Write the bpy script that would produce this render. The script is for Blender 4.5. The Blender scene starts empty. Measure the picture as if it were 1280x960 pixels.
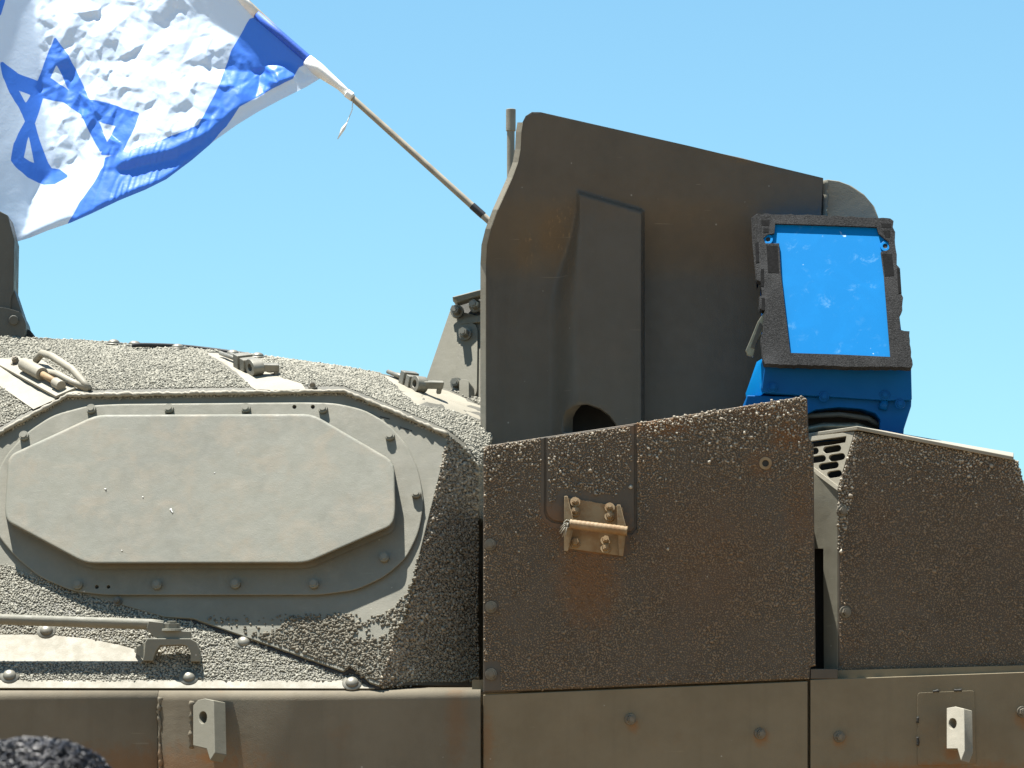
import bpy, bmesh, math, random
import numpy as np
from mathutils import Vector, Matrix, Quaternion, noise
from mathutils.geometry import tessellate_polygon, delaunay_2d_cdt

random.seed(7)
rng = np.random.default_rng(7)
sc = bpy.context.scene
C = sc.collection

# ------------------------------------------------------------------ camera
F = 5500.0                       # focal length in photo pixels (1280 wide)
PITCH = math.radians(7.0)
CAM = Vector((0.0, -11.0, 1.5))
FWD = Vector((0, math.cos(PITCH), math.sin(PITCH)))
UP = Vector((0, -math.sin(PITCH), math.cos(PITCH)))
cam = bpy.data.cameras.new('camera')
camo = bpy.data.objects.new('camera', cam)
C.objects.link(camo)
camo.location = CAM
camo.rotation_euler = (math.pi / 2 + PITCH, 0, 0)
cam.sensor_fit = 'HORIZONTAL'
cam.sensor_width = 36.0
cam.lens = 36.0 * F / 1280.0
cam.clip_start = 0.1
cam.clip_end = 8000
cam.dof.use_dof = True
cam.dof.focus_distance = 11.1
cam.dof.aperture_fstop = 20.0
sc.camera = camo

# ------------------------------------------------------------------ world, sun, exposure
SUN = Vector((-0.20, 0.018, 0.98)).normalized()      # direction towards the sun
w = bpy.data.worlds.new('World')
sc.world = w
w.use_nodes = True
nt = w.node_tree
nt.nodes.clear()
wo = nt.nodes.new('ShaderNodeOutputWorld')
bg = nt.nodes.new('ShaderNodeBackground')
sky = nt.nodes.new('ShaderNodeTexSky')
sky.sky_type = 'NISHITA'
sky.sun_disc = False
sky.sun_elevation = math.asin(SUN.z)
sky.sun_rotation = math.atan2(SUN.x, SUN.y)
sky.altitude = 0
sky.air_density = 1.0
sky.dust_density = 0.3
sky.ozone_density = 2.0
bg.inputs['Strength'].default_value = 0.05
tint = nt.nodes.new('ShaderNodeMix'); tint.data_type = 'RGBA'; tint.blend_type = 'MULTIPLY'
tint.inputs[0].default_value = 1.0; tint.inputs[7].default_value = (0.775, 1.095, 1.09, 1)     # clear, slightly cyan summer air
nt.links.new(sky.outputs[0], tint.inputs[6]); nt.links.new(tint.outputs[2], bg.inputs[0])
nt.links.new(bg.outputs[0], wo.inputs[0])

sl = bpy.data.lights.new('sun', 'SUN')
sl.energy = 5.0
sl.angle = math.radians(0.53)
sl.color = (1.0, 0.97, 0.91)
so = bpy.data.objects.new('sun', sl)
C.objects.link(so)
so.rotation_euler = (-SUN).to_track_quat('-Z', 'Y').to_euler()

sc.view_settings.view_transform = 'Standard'
sc.view_settings.look = 'None'
sc.view_settings.exposure = 1.66
sc.view_settings.gamma = 1.0

# ------------------------------------------------------------------ geometry helpers
def ray(u, v):
    return Vector(((u - 640.0) / F, 0, 0)) + UP * ((480.0 - v) / F) + FWD

def onY(u, v, y):
    d = ray(u, v)
    return CAM + d * ((y - CAM.y) / d.y)

class Plane:
    def __init__(s, p, n):
        s.p = Vector(p); s.n = Vector(n).normalized()
    def at(s, u, v, off=0.0):
        d = ray(u, v)
        p0 = s.p + s.n * off
        return CAM + d * ((p0 - CAM).dot(s.n) / d.dot(s.n))
    def off(s, o):
        return Plane(s.p + s.n * o, s.n)

def plane3(a, b, c):
    n = (b - a).cross(c - a).normalized()
    if n.y > 0: n = -n
    return Plane(a, n)

def YP(y):
    return Plane((0, y, 0), (0, -1, 0))

def project(P):                      # world array -> photo pixels
    d = P - np.array(CAM)
    f = d @ np.array(FWD)
    return 640 + F * d[:, 0] / f, 480 - F * (d @ np.array(UP)) / f

def tag(o, label=None, cat=None, group=None, kind=None):
    if label: o['label'] = label
    if cat: o['category'] = cat
    if group: o['group'] = group
    if kind: o['kind'] = kind
    return o

def empty(name, loc, label, cat):
    o = bpy.data.objects.new(name, None)
    C.objects.link(o)
    o.location = loc
    o.empty_display_size = 0.2
    return tag(o, label, cat)

def base_of(parent):
    p = Vector((0, 0, 0))
    while parent is not None:
        p += parent.location
        parent = parent.parent
    return p

def link(name, me, mat, parent=None, kind=None, label=None):
    o = bpy.data.objects.new(name, me)
    C.objects.link(o)
    if mat is not None:
        me.materials.clear(); me.materials.append(mat)
    if parent is not None: o.parent = parent
    return tag(o, label, None, None, kind)

def mesh_obj(name, verts, faces, mat, parent=None, bevel=0, smooth=False, kind=None, label=None, seg=2, fix=True, clamp=True):
    b = base_of(parent)
    me = bpy.data.meshes.new(name)
    me.from_pydata([tuple(Vector(v) - b) for v in verts], [], faces)
    me.update()
    if fix:
        bm = bmesh.new(); bm.from_mesh(me)
        bmesh.ops.remove_doubles(bm, verts=bm.verts, dist=1e-5)
        bmesh.ops.recalc_face_normals(bm, faces=bm.faces)
        bm.to_mesh(me); bm.free()
    if smooth:
        me.polygons.foreach_set('use_smooth', [True] * len(me.polygons))
    o = link(name, me, mat, parent, kind, label)
    if bevel:
        m = o.modifiers.new('bevel', 'BEVEL')
        m.width = bevel; m.segments = seg; m.limit_method = 'ANGLE'; m.angle_limit = math.radians(35)
        me.polygons.foreach_set('use_smooth', [True] * len(me.polygons))
        m.harden_normals = True; m.use_clamp_overlap = clamp
    return o

class MB:
    """collects several shapes into one mesh"""
    def __init__(s): s.v = []; s.f = []
    def add(s, v, f):
        k = len(s.v); s.v += [Vector(x) for x in v]; s.f += [[i + k for i in q] for q in f]
        return s
    def prism(s, loops, back):
        return s.add(*prism_geo(loops, back))
    def tube(s, pts, r, seg=10, cap=True):
        return s.add(*tube_geo(pts, r, seg, cap))
    def box(s, c, ax, ay, az):
        c = Vector(c); ax = Vector(ax); ay = Vector(ay); az = Vector(az)
        v = [c + ax * i + ay * j + az * k for i in (-1, 1) for j in (-1, 1) for k in (-1, 1)]
        return s.add(v, [[0, 1, 3, 2], [4, 6, 7, 5], [0, 4, 5, 1], [2, 3, 7, 6], [0, 2, 6, 4], [1, 5, 7, 3]])
    def build(s, name, mat, parent=None, **k):
        return mesh_obj(name, s.v, s.f, mat, parent, **k)

def prism_geo(loops, back):
    """front loops (first = outline, others = holes) of 3D points; back = extrusion vector"""
    back = Vector(back)
    n = len(sum(loops, []))
    flat = [Vector(p) for l in loops for p in l]
    nr = Vector((0, 0, 0))
    for i, p in enumerate(loops[0]):
        nr += Vector(loops[0][i - 1]).cross(Vector(p))
    o = Vector(loops[0][0]); nr = Vector((0, 0, 0))
    for i in range(1, len(loops[0]) - 1):
        nr += (Vector(loops[0][i]) - o).cross(Vector(loops[0][i + 1]) - o)
    nr.normalize(); ex = nr.orthogonal().normalized(); ey = nr.cross(ex)
    p2 = [Vector(((p - o).dot(ex), (p - o).dot(ey))) * 100 for p in flat]
    ed = []; k = 0; l2 = []
    for l in loops:
        ed += [(k + i, k + (i + 1) % len(l)) for i in range(len(l))]
        l2.append([tuple(q) for q in p2[k:k + len(l)]]); k += len(l)
    rs_ = delaunay_2d_cdt(p2, ed, [], 0, 1e-6)
    tri = []
    extra = []; mp = []
    for i, og in enumerate(rs_[3]):
        if og: mp.append(og[0])
        else:
            mp.append(n * 2 + len(extra)); q = rs_[0][i] / 100; extra.append(o + ex * q[0] + ey * q[1])
    back_of = lambda i: i + n if i < n else i + len(extra)
    for f_ in rs_[2]:
        c_ = sum((rs_[0][i] for i in f_), Vector((0, 0))) / 3
        cx, cy = np.array([c_[0]]), np.array([c_[1]])
        if not inpoly(cx, cy, l2[0])[0] or any(inpoly(cx, cy, q)[0] for q in l2[1:]): continue
        tri.append([mp[i] for i in f_])
    v = flat + [p + back for p in flat] + extra + [p + back for p in extra]
    f = [t for t in tri] + [[back_of(i) for i in reversed(t)] for t in tri]
    k = 0
    for l in loops:
        m = len(l)
        for i in range(m):
            a, b = k + i, k + (i + 1) % m
            f.append([a, b, b + n, a + n])
        k += m
    return v, f

def tube_geo(pts, r, seg=10, cap=True):
    pts = [Vector(p) for p in pts]
    rs = r if isinstance(r, (list, tuple)) else [r] * len(pts)
    v = []; f = []
    prev = None
    for i, p in enumerate(pts):
        t = (pts[min(i + 1, len(pts) - 1)] - pts[max(i - 1, 0)]).normalized()
        if prev is None:
            a = t.orthogonal().normalized()
        else:
            a = (prev - t * prev.dot(t)).normalized()
        prev = a
        b = t.cross(a)
        for k in range(seg):
            an = 2 * math.pi * k / seg
            v.append(p + (a * math.cos(an) + b * math.sin(an)) * rs[i])
    for i in range(len(pts) - 1):
        for k in range(seg):
            k2 = (k + 1) % seg
            f.append([i * seg + k, i * seg + k2, (i + 1) * seg + k2, (i + 1) * seg + k])
    if cap:
        f.append(list(range(seg))[::-1])
        f.append([(len(pts) - 1) * seg + k for k in range(seg)])
    return v, f

def plate(name, pts, pl, depth, mat, parent, bevel=0.003, holes=(), **k):
    """a slab whose front outline is given in photo pixels on a plane"""
    loops = [[pl.at(*p) for p in pts]] + [[pl.at(*p) for p in h] for h in holes]
    return mesh_obj(name, *prism_geo(loops, pl.n * -depth), mat, parent, bevel=bevel, **k)

def inset(pts, d):
    n = len(pts); out = []
    ar = sum(pts[i - 1][0] * pts[i][1] - pts[i][0] * pts[i - 1][1] for i in range(n))
    sg = 1 if ar > 0 else -1
    for i in range(n):
        a, p, b = Vector(pts[i - 1]), Vector(pts[i]), Vector(pts[(i + 1) % n])
        t1 = (p - a).normalized(); t2 = (b - p).normalized()
        n1 = Vector((-t1.y, t1.x)) * sg; n2 = Vector((-t2.y, t2.x)) * sg
        m = (n1 + n2); m = m / max(.3, m.length_squared) * 2
        out.append(tuple(p + m * d))
    return out

def chamfer_plate(name, pts, pl, depth, mat, parent, c, holes=(), **k):
    """a slab with a rounded front edge, built ring by ring (c = edge radius in metres)"""
    cp = c * 500
    rings = [(0, -depth), (0, -c), (.08 * cp, -.55 * c), (.3 * cp, -.2 * c), (.62 * cp, -.05 * c), (cp, 0)]
    V = []; Fs = []
    n = len(pts)
    for d, z in rings:
        V += [pl.at(*p, z) for p in (inset(pts, d) if d else pts)]
    for r in range(len(rings) - 1):
        for i in range(n):
            j = (i + 1) % n
            Fs.append([r * n + i, r * n + j, (r + 1) * n + j, (r + 1) * n + i])
    lv, lf = prism_geo([V[-n:]] + [[pl.at(*p) for p in h] for h in holes], pl.n * -(depth * .9))
    m_ = len(lv); k0 = len(V)
    V += lv; Fs += [[i + k0 for i in f] for f in lf if not (len(f) == 4 and max(f[:2]) < n)]
    o = mesh_obj(name, V, Fs, mat, parent, **k)
    return o

def rounded(pts, r, seg=4):
    out = []
    n = len(pts)
    rr = r if isinstance(r, (list, tuple)) else [r] * n
    for i in range(n):
        p = Vector(pts[i]); a = Vector(pts[i - 1]); b = Vector(pts[(i + 1) % n])
        if rr[i] <= 0: out.append(tuple(p)); continue
        da = (a - p); db = (b - p)
        q = min(rr[i], da.length * .48, db.length * .48)
        s = p + da.normalized() * q; e = p + db.normalized() * q
        for k in range(seg + 1):
            t = k / seg
            out.append(tuple(s * (1 - t) ** 2 + p * 2 * t * (1 - t) + e * t * t))
    return out

def circle(u, v, r, n=14, sq=1.0):
    return [(u + r * math.cos(2 * math.pi * k / n), v + sq * r * math.sin(2 * math.pi * k / n)) for k in range(n)]

def capsule(a, b, r, n=6):
    a = Vector(a); b = Vector(b); t = (b - a).normalized(); o = Vector((-t.y, t.x))
    out = []
    for k in range(n + 1):
        an = math.pi * k / n
        out.append(tuple(b + o * r * math.cos(an) + t * r * math.sin(an)))
    for k in range(n + 1):
        an = math.pi * k / n
        out.append(tuple(a - o * r * math.cos(an) - t * r * math.sin(an)))
    return out

def inpoly(u, v, poly):
    u = np.asarray(u); v = np.asarray(v)
    c = np.zeros(u.shape, bool)
    n = len(poly)
    for i in range(n):
        x1, y1 = poly[i][:2]; x2, y2 = poly[i - 1][:2]
        if y1 == y2: continue
        c ^= ((y1 > v) != (y2 > v)) & (u < (x2 - x1) * (v - y1) / (y2 - y1) + x1)
    return c

def seg_dist(u, v, a, b):
    ax, ay = a; bx, by = b
    dx, dy = bx - ax, by - ay
    t = np.clip(((u - ax) * dx + (v - ay) * dy) / (dx * dx + dy * dy + 1e-9), 0, 1)
    return np.hypot(u - ax - t * dx, v - ay - t * dy)

def poly_sdf(u, v, poly):            # negative inside
    d = np.full(u.shape, 1e9)
    for i in range(len(poly)):
        d = np.minimum(d, seg_dist(u, v, poly[i - 1], poly[i]))
    return np.where(inpoly(u, v, poly), -d, d)

def vnoise(P, scale, seed=0):        # smooth value noise, numpy, in [-1,1]
    P = np.asarray(P, float) * scale
    i = np.floor(P).astype(np.int64); f = P - i
    f = f * f * (3 - 2 * f)
    D = P.shape[1]
    out = np.zeros(len(P))
    for k in range(2 ** D):
        h = np.full(len(P), seed * 7919 + 101, np.int64); wt = np.ones(len(P))
        for d in range(D):
            bit = (k >> d) & 1
            h = (h * 1664525 + (i[:, d] + bit) * (73856093 + 19349663 * d) + 1013904223) & 0xffffffff
            h = (h ^ (h >> 15)) & 0xffffffff
            wt = wt * (f[:, d] if bit else 1 - f[:, d])
        h = (h * 2246822519) & 0xffffffff
        out += wt * ((h >> 8 & 0xffff) / 32767.5 - 1)
    return out

# ------------------------------------------------------------------ materials
def nn(t, typ, **kw):
    n = t.nodes.new(typ)
    for k, val in kw.items(): setattr(n, k, val)
    return n

def new_mat(name):
    m = bpy.data.materials.new(name); m.use_nodes = True
    t = m.node_tree; t.nodes.clear()
    out = nn(t, 'ShaderNodeOutputMaterial'); bs = nn(t, 'ShaderNodeBsdfPrincipled')
    t.links.new(bs.outputs[0], out.inputs[0])
    return m, t, bs

def noise_tex(t, co, scale, detail=4, rough=.6, dist=0.0):
    n = nn(t, 'ShaderNodeTexNoise'); n.inputs['Scale'].default_value = scale
    n.inputs['Detail'].default_value = detail; n.inputs['Roughness'].default_value = rough
    n.inputs['Distortion'].default_value = dist
    t.links.new(co, n.inputs['Vector'])
    return n.outputs[0]

def maprange(t, x, a, b, c=0.0, d=1.0):
    n = nn(t, 'ShaderNodeMapRange'); n.interpolation_type = 'SMOOTHSTEP'
    n.inputs[1].default_value = a; n.inputs[2].default_value = b
    n.inputs[3].default_value = c; n.inputs[4].default_value = d
    t.links.new(x, n.inputs[0]); return n.outputs[0]

def math_node(t, op, a, b):
    n = nn(t, 'ShaderNodeMath', operation=op)
    for i, x in enumerate((a, b)):
        if x is None: continue
        if isinstance(x, (int, float)): n.inputs[i].default_value = x
        else: t.links.new(x, n.inputs[i])
    return n.outputs[0]

def mix(t, fac, a, b):
    n = nn(t, 'ShaderNodeMix', data_type='RGBA')
    if isinstance(fac, (int, float)): n.inputs[0].default_value = fac
    else: t.links.new(fac, n.inputs[0])
    for i, x in ((6, a), (7, b)):
        if isinstance(x, tuple): n.inputs[i].default_value = (*x, 1)
        else: t.links.new(x, n.inputs[i])
    return n.outputs[2]

def scaled(t, co, s):
    n = nn(t, 'ShaderNodeMapping'); n.inputs['Scale'].default_value = s
    t.links.new(co, n.inputs['Vector']); return n.outputs[0]

def spots_mask(t, co, spots):
    """soft stains with a ragged edge: list of (world point, radius, strength, stretch)"""
    res = None
    dn = noise_tex(t, co, 55, 5, .7)
    for p, r, st, stretch in spots:
        mp = nn(t, 'ShaderNodeVectorMath', operation='SUBTRACT'); t.links.new(co, mp.inputs[0]); mp.inputs[1].default_value = p
        s2 = nn(t, 'ShaderNodeVectorMath', operation='MULTIPLY'); t.links.new(mp.outputs[0], s2.inputs[0]); s2.inputs[1].default_value = (1 / r / stretch[0], .5 / r, 1 / r / stretch[1])
        ln = nn(t, 'ShaderNodeVectorMath', operation='LENGTH'); t.links.new(s2.outputs[0], ln.inputs[0])
        a = math_node(t, 'ADD', ln.outputs['Value'], math_node(t, 'MULTIPLY', math_node(t, 'SUBTRACT', dn, .5), 1.5))
        k = maprange(t, a, 1.1, .15, 0, st)
        res = k if res is None else math_node(t, 'MAXIMUM', res, k)
    return res

RUST = (0.21, 0.095, 0.032)
def paint(name, col, var=None, rough=.62, scale=5, dust=None, rust=0.0, spots=None, grain=0.35, streak=0.25, spec=.3, marks=0.0, spot_col=RUST, scratch=0.25, scuffs=None):
    m, t, bs = new_mat(name)
    tc = nn(t, 'ShaderNodeTexCoord'); co = tc.outputs['Object']
    var = var or tuple(c * .72 for c in col)
    c = mix(t, maprange(t, noise_tex(t, co, scale, 6, .62), .36, .66), col, var)
    # vertical wash streaks
    sn = noise_tex(t, scaled(t, co, (26, 26, 1.6)), 1.0, 4, .6)
    c = mix(t, maprange(t, sn, .5, .78, 0, streak), c, tuple(x * .62 for x in col))
    if dust:
        c = mix(t, maprange(t, noise_tex(t, co, 11, 6, .7, .6), .42, .70, 0, .75), c, dust)
    if rust:
        c = mix(t, maprange(t, noise_tex(t, co, 8, 7, .72), .54, .74, 0, rust), c, RUST)
    if spots:
        c = mix(t, spots_mask(t, co, spots), c, spot_col)
    if scratch:   # thin pale scratches in a few directions
        for k_, (rx, sc_) in enumerate(((.5, (5, 5, 150)), (-.9, (6, 6, 120)))):
            mp = nn(t, 'ShaderNodeMapping'); mp.inputs['Rotation'].default_value = (0, rx, 0); mp.inputs['Scale'].default_value = sc_; mp.inputs['Location'].default_value = (k_ * 3.1, 0, 1.7)
            t.links.new(co, mp.inputs['Vector'])
            ln = maprange(t, noise_tex(t, mp.outputs[0], 1.0, 2, .5), .70, .74)
            gate = maprange(t, noise_tex(t, co, 9 + 3 * k_, 3), .55, .62)
            c = mix(t, math_node(t, 'MULTIPLY', math_node(t, 'MULTIPLY', ln, gate), scratch), c, tuple(min(.5, x * 2.0) for x in col))
    if scuffs:    # scraped patches: short strokes inside a soft spot
        mp = nn(t, 'ShaderNodeMapping'); mp.inputs['Rotation'].default_value = (0, -.35, 0); mp.inputs['Scale'].default_value = (140, 140, 22); t.links.new(co, mp.inputs['Vector'])
        ln = maprange(t, noise_tex(t, mp.outputs[0], 1.0, 5, .7), .54, .66)
        c = mix(t, math_node(t, 'MULTIPLY', ln, spots_mask(t, co, scuffs)), c, (.20, .135, .07))
    if marks:   # pale scuffs and chips
        v = nn(t, 'ShaderNodeTexVoronoi'); v.inputs['Scale'].default_value = 26; t.links.new(co, v.inputs['Vector'])
        pm = maprange(t, v.outputs['Distance'], .085, .03, 0, 1)
        gate = maprange(t, noise_tex(t, co, 14, 2), .56, .60)
        c = mix(t, math_node(t, 'MULTIPLY', math_node(t, 'MULTIPLY', pm, gate), marks), c, (.45, .44, .39))
    t.links.new(c, bs.inputs['Base Color'])
    bs.inputs['Specular IOR Level'].default_value = spec
    t.links.new(maprange(t, noise_tex(t, co, 30, 4), .3, .7, rough - .08, rough + .1), bs.inputs['Roughness'])
    b = nn(t, 'ShaderNodeBump'); b.inputs['Strength'].default_value = grain; b.inputs['Distance'].default_value = .0016
    hh = math_node(t, 'ADD', noise_tex(t, co, 420, 3, .6), math_node(t, 'MULTIPLY', noise_tex(t, co, 22, 4, .5), 2.2))
    t.links.new(hh, b.inputs['Height'])
    t.links.new(b.outputs[0], bs.inputs['Normal'])
    return m

def grit_mat(name, a, b, c3, spots=None, rust=0.0, spot_col=RUST):
    """coarse anti slip grain: every grain has its own tone"""
    m, t, bs = new_mat(name)
    g = nn(t, 'ShaderNodeNewGeometry'); tc = nn(t, 'ShaderNodeTexCoord'); co = tc.outputs['Object']
    r = nn(t, 'ShaderNodeValToRGB'); t.links.new(g.outputs['Random Per Island'], r.inputs[0])
    e = r.color_ramp.elements
    e[0].position = 0; e[0].color = (*a, 1); e[1].position = 1; e[1].color = (*c3, 1)
    e = r.color_ramp.elements.new(.5); e.color = (*b, 1)
    c = mix(t, maprange(t, noise_tex(t, co, 4.5, 5, .6), .40, .72, 0, .55), r.outputs[0], b)
    if rust:
        c = mix(t, maprange(t, noise_tex(t, co, 7, 7, .7), .50, .72, 0, rust), c, RUST)
    if spots: c = mix(t, spots_mask(t, co, spots), c, spot_col)
    t.links.new(c, bs.inputs['Base Color'])
    bs.inputs['Roughness'].default_value = .9; bs.inputs['Specular IOR Level'].default_value = .1
    return m

def plain(name, col, rough=.5, metal=0.0, var=.25, bump=.2, scale=40, spec=.4):
    m, t, bs = new_mat(name)
    tc = nn(t, 'ShaderNodeTexCoord'); co = tc.outputs['Object']
    c = mix(t, maprange(t, noise_tex(t, co, scale, 5), .35, .68), col, tuple(x * (1 - var) for x in col))
    t.links.new(c, bs.inputs['Base Color'])
    bs.inputs['Roughness'].default_value = rough; bs.inputs['Metallic'].default_value = metal
    bs.inputs['Specular IOR Level'].default_value = spec
    b = nn(t, 'ShaderNodeBump'); b.inputs['Strength'].default_value = bump; b.inputs['Distance'].default_value = .001
    t.links.new(noise_tex(t, co, scale * 6, 4), b.inputs['Height']); t.links.new(b.outputs[0], bs.inputs['Normal'])
    return m

def wp(u, v, y): return tuple(onY(u, v, y))
M = {}
OLIVE = (0.153, 0.144, 0.109)
SAND = (0.211, 0.197, 0.151)
M['paint'] = paint('olive_paint', OLIVE, (0.134, 0.125, 0.094), marks=.5)
M['cheek'] = paint('olive_paint_dusty', (0.158, 0.153, 0.121), (0.142, 0.137, 0.107), dust=(0.182, 0.171, 0.134), marks=.6, streak=.12)
M['cover'] = paint('cover_paint', (0.165, 0.164, 0.132), (0.151, 0.150, 0.122), dust=(.196, .172, .128), marks=.5, streak=.3, scale=3)
M['pale'] = paint('dusty_pale_paint', (0.239, 0.219, 0.171), (0.205, 0.188, 0.145), dust=(0.262, 0.239, 0.188), streak=.1)
M['fender'] = paint('fender_paint', (0.165, 0.143, 0.104), (.142, .122, .088), rough=.8, spec=.15, rust=.16, marks=.5, spots=[
    (wp(570, 905, 0), .07, .30, (.5, 2.2)), (wp(262, 948, 0), .05, .75, (1.2, .5)), (wp(180, 962, 0), .22, .5, (2, .35)), (wp(615, 930, 0), .03, .4, (.6, 2))])
M['skirt'] = paint('skirt_paint', (0.182, 0.148, 0.095), (.156, .126, .080), rough=.75, spec=.18, rust=.16, marks=.6, spots=[
    (wp(952, 922, 0), 0.026, 0.64, (1, 1.2)), (wp(792, 908, 0), 0.021, 0.56, (1, 1.1)), (wp(1050, 926, 0), 0.022, 0.56, (1, 1.1)),
    (wp(1170, 968, 0), .12, .8, (3, .35)), (wp(1280, 900, 0), 0.030, 0.64, (1, 1)), (wp(1190, 940, 0), .03, .7, (1, 1)),
    (wp(608, 930, 0), .05, .45, (.5, 2))])
panel_spots = [(wp(742, 668, 0), .11, 0.85, (1.0, .9)), (wp(735, 720, 0), .13, 0.55, (.8, 1.3)), (wp(690, 650, 0), .05, 0.43, (1, 1.2)),
               (wp(985, 545, 0), .06, 0.62, (1, .8)), (wp(950, 580, 0), .05, 0.36, (1, 1)), (wp(830, 533, 0), .09, 0.62, (1.3, .35)), (wp(960, 515, 0), .10, 0.32, (1.3, .3)),
               (wp(880, 700, 0), .16, 0.18, (1.5, 1.5)), (wp(1000, 640, 0), .10, 0.22, (.6, 1.5))]
M['coat'] = paint('coated_panel', (0.090, 0.074, 0.055), (.074, .061, .045), rust=.2, spots=panel_spots)
M['grit_dark'] = grit_mat('brown_grit', (.105, .080, .054), (.205, .158, .108), (.25, .198, .14), spots=panel_spots, rust=.22)
M['grit_right'] = grit_mat('brown_grit_right', (.105, .078, .053), (.200, .152, .104), (.25, .195, .136), rust=.26)
M['grit_pale'] = grit_mat('dusty_grit', (0.181, 0.173, 0.143), (0.240, 0.229, 0.188), (0.306, 0.289, 0.240))
M['grit_base'] = paint('grit_bed', (0.098, 0.093, 0.074), (0.078, 0.074, 0.059))
M['grit_sparkle'] = grit_mat('sunlit_sparkle_grit', (.12, .10, .078), (.24, .21, .165), (.42, .385, .315))  # pale grains near upper edges paint the sunlit sparkle
M['grit_olive'] = grit_mat('olive_grit', (.16, .135, .10), (.25, .215, .16), (.34, .30, .235))
M['grit_cheek'] = grit_mat('cheek_grit', (.085, .076, .058), (.135, .122, .094), (.20, .182, .142))
M['shield'] = paint('shield_paint', (0.082, 0.070, 0.053), (.071, .061, .046), rust=.04, streak=.22, scratch=.5, marks=.35, rough=.5, spec=.35, spots=[
    (wp(690, 290, .5), .085, .62, (.75, 1.3)), (wp(655, 315, .5), .05, .45, (.7, 1.5)), (wp(790, 255, .5), .26, .28, (2.2, .4)), (wp(712, 370, .5), .08, .4, (.4, 2.0)), (wp(920, 300, .5), .16, .25, (1.2, .8))],  # rust stains, also painting warm bounced light across the upper band
    spot_col=(.098, .066, .035), scuffs=[(wp(700, 285, .5), .075, .75, (.7, 1.3)), (wp(662, 310, .5), .05, .5, (.6, 1.3)), (wp(712, 350, .5), .06, .5, (.4, 1.6))])
M['rusty'] = paint('rusty_bracket_paint', (0.245, 0.180, 0.101), (0.194, 0.119, 0.054), rust=.6, scale=26, streak=.1)
M['bolt'] = plain('bolt_paint', (0.188, 0.177, 0.142), .45, .25, .3)
M['bolt_dark'] = plain('bolt_weathered', (0.15, 0.132, 0.10), .5, .2, .35)
M['dark'] = plain('dark_interior', (.03, .028, .024), .8)  # near-black; behind holes and openings it paints their shade
M['rubber_gap_shade'] = plain('black_gasket_gap_shade', (.022, .022, .022), .7)  # rubber of the rims; also colours the shade strip under the cheek
M['mount'] = paint('mount_paint', (.085, .083, .07), (.065, .063, .054), streak=.3, rough=.5)
M['wood'] = plain('pole_paint', (0.296, 0.257, 0.194), .6, 0, .25, .2, 30)
M['tape'] = plain('black_tape', (.02, .02, .022), .5)
M['white'] = plain('white_cloth', (.78, .77, .73), .75, 0, .1)
M['steel'] = plain('worn_steel', (0.239, 0.217, 0.160), .38, .6, .35)
M['ground'] = paint('sandy_ground', (0.194, 0.128, 0.068), (0.160, 0.105, 0.054), rough=.9, scale=1.5, grain=.5, streak=0)
M['track'] = plain('track_steel', (.07, .06, .05), .6, .4, .4)

# ------------------------------------------------------------------ grit: real grains in one mesh
def _ico():
    bm = bmesh.new(); bmesh.ops.create_icosphere(bm, subdivisions=1, radius=1)
    v = np.array([x.co[:] for x in bm.verts]); f = np.array([[q.index for q in p.verts] for p in bm.faces]); bm.free()
    return v, f
ICO_V, ICO_F = _ico()
VARIANTS = []
for k in range(12):
    vv = ICO_V * (1 + rng.uniform(-.42, .42, (12, 1)))
    vv = vv * np.array([1, rng.uniform(.7, 1.0), rng.uniform(.55, .85)])
    VARIANTS.append(vv)
VARIANTS = np.array(VARIANTS)

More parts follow.
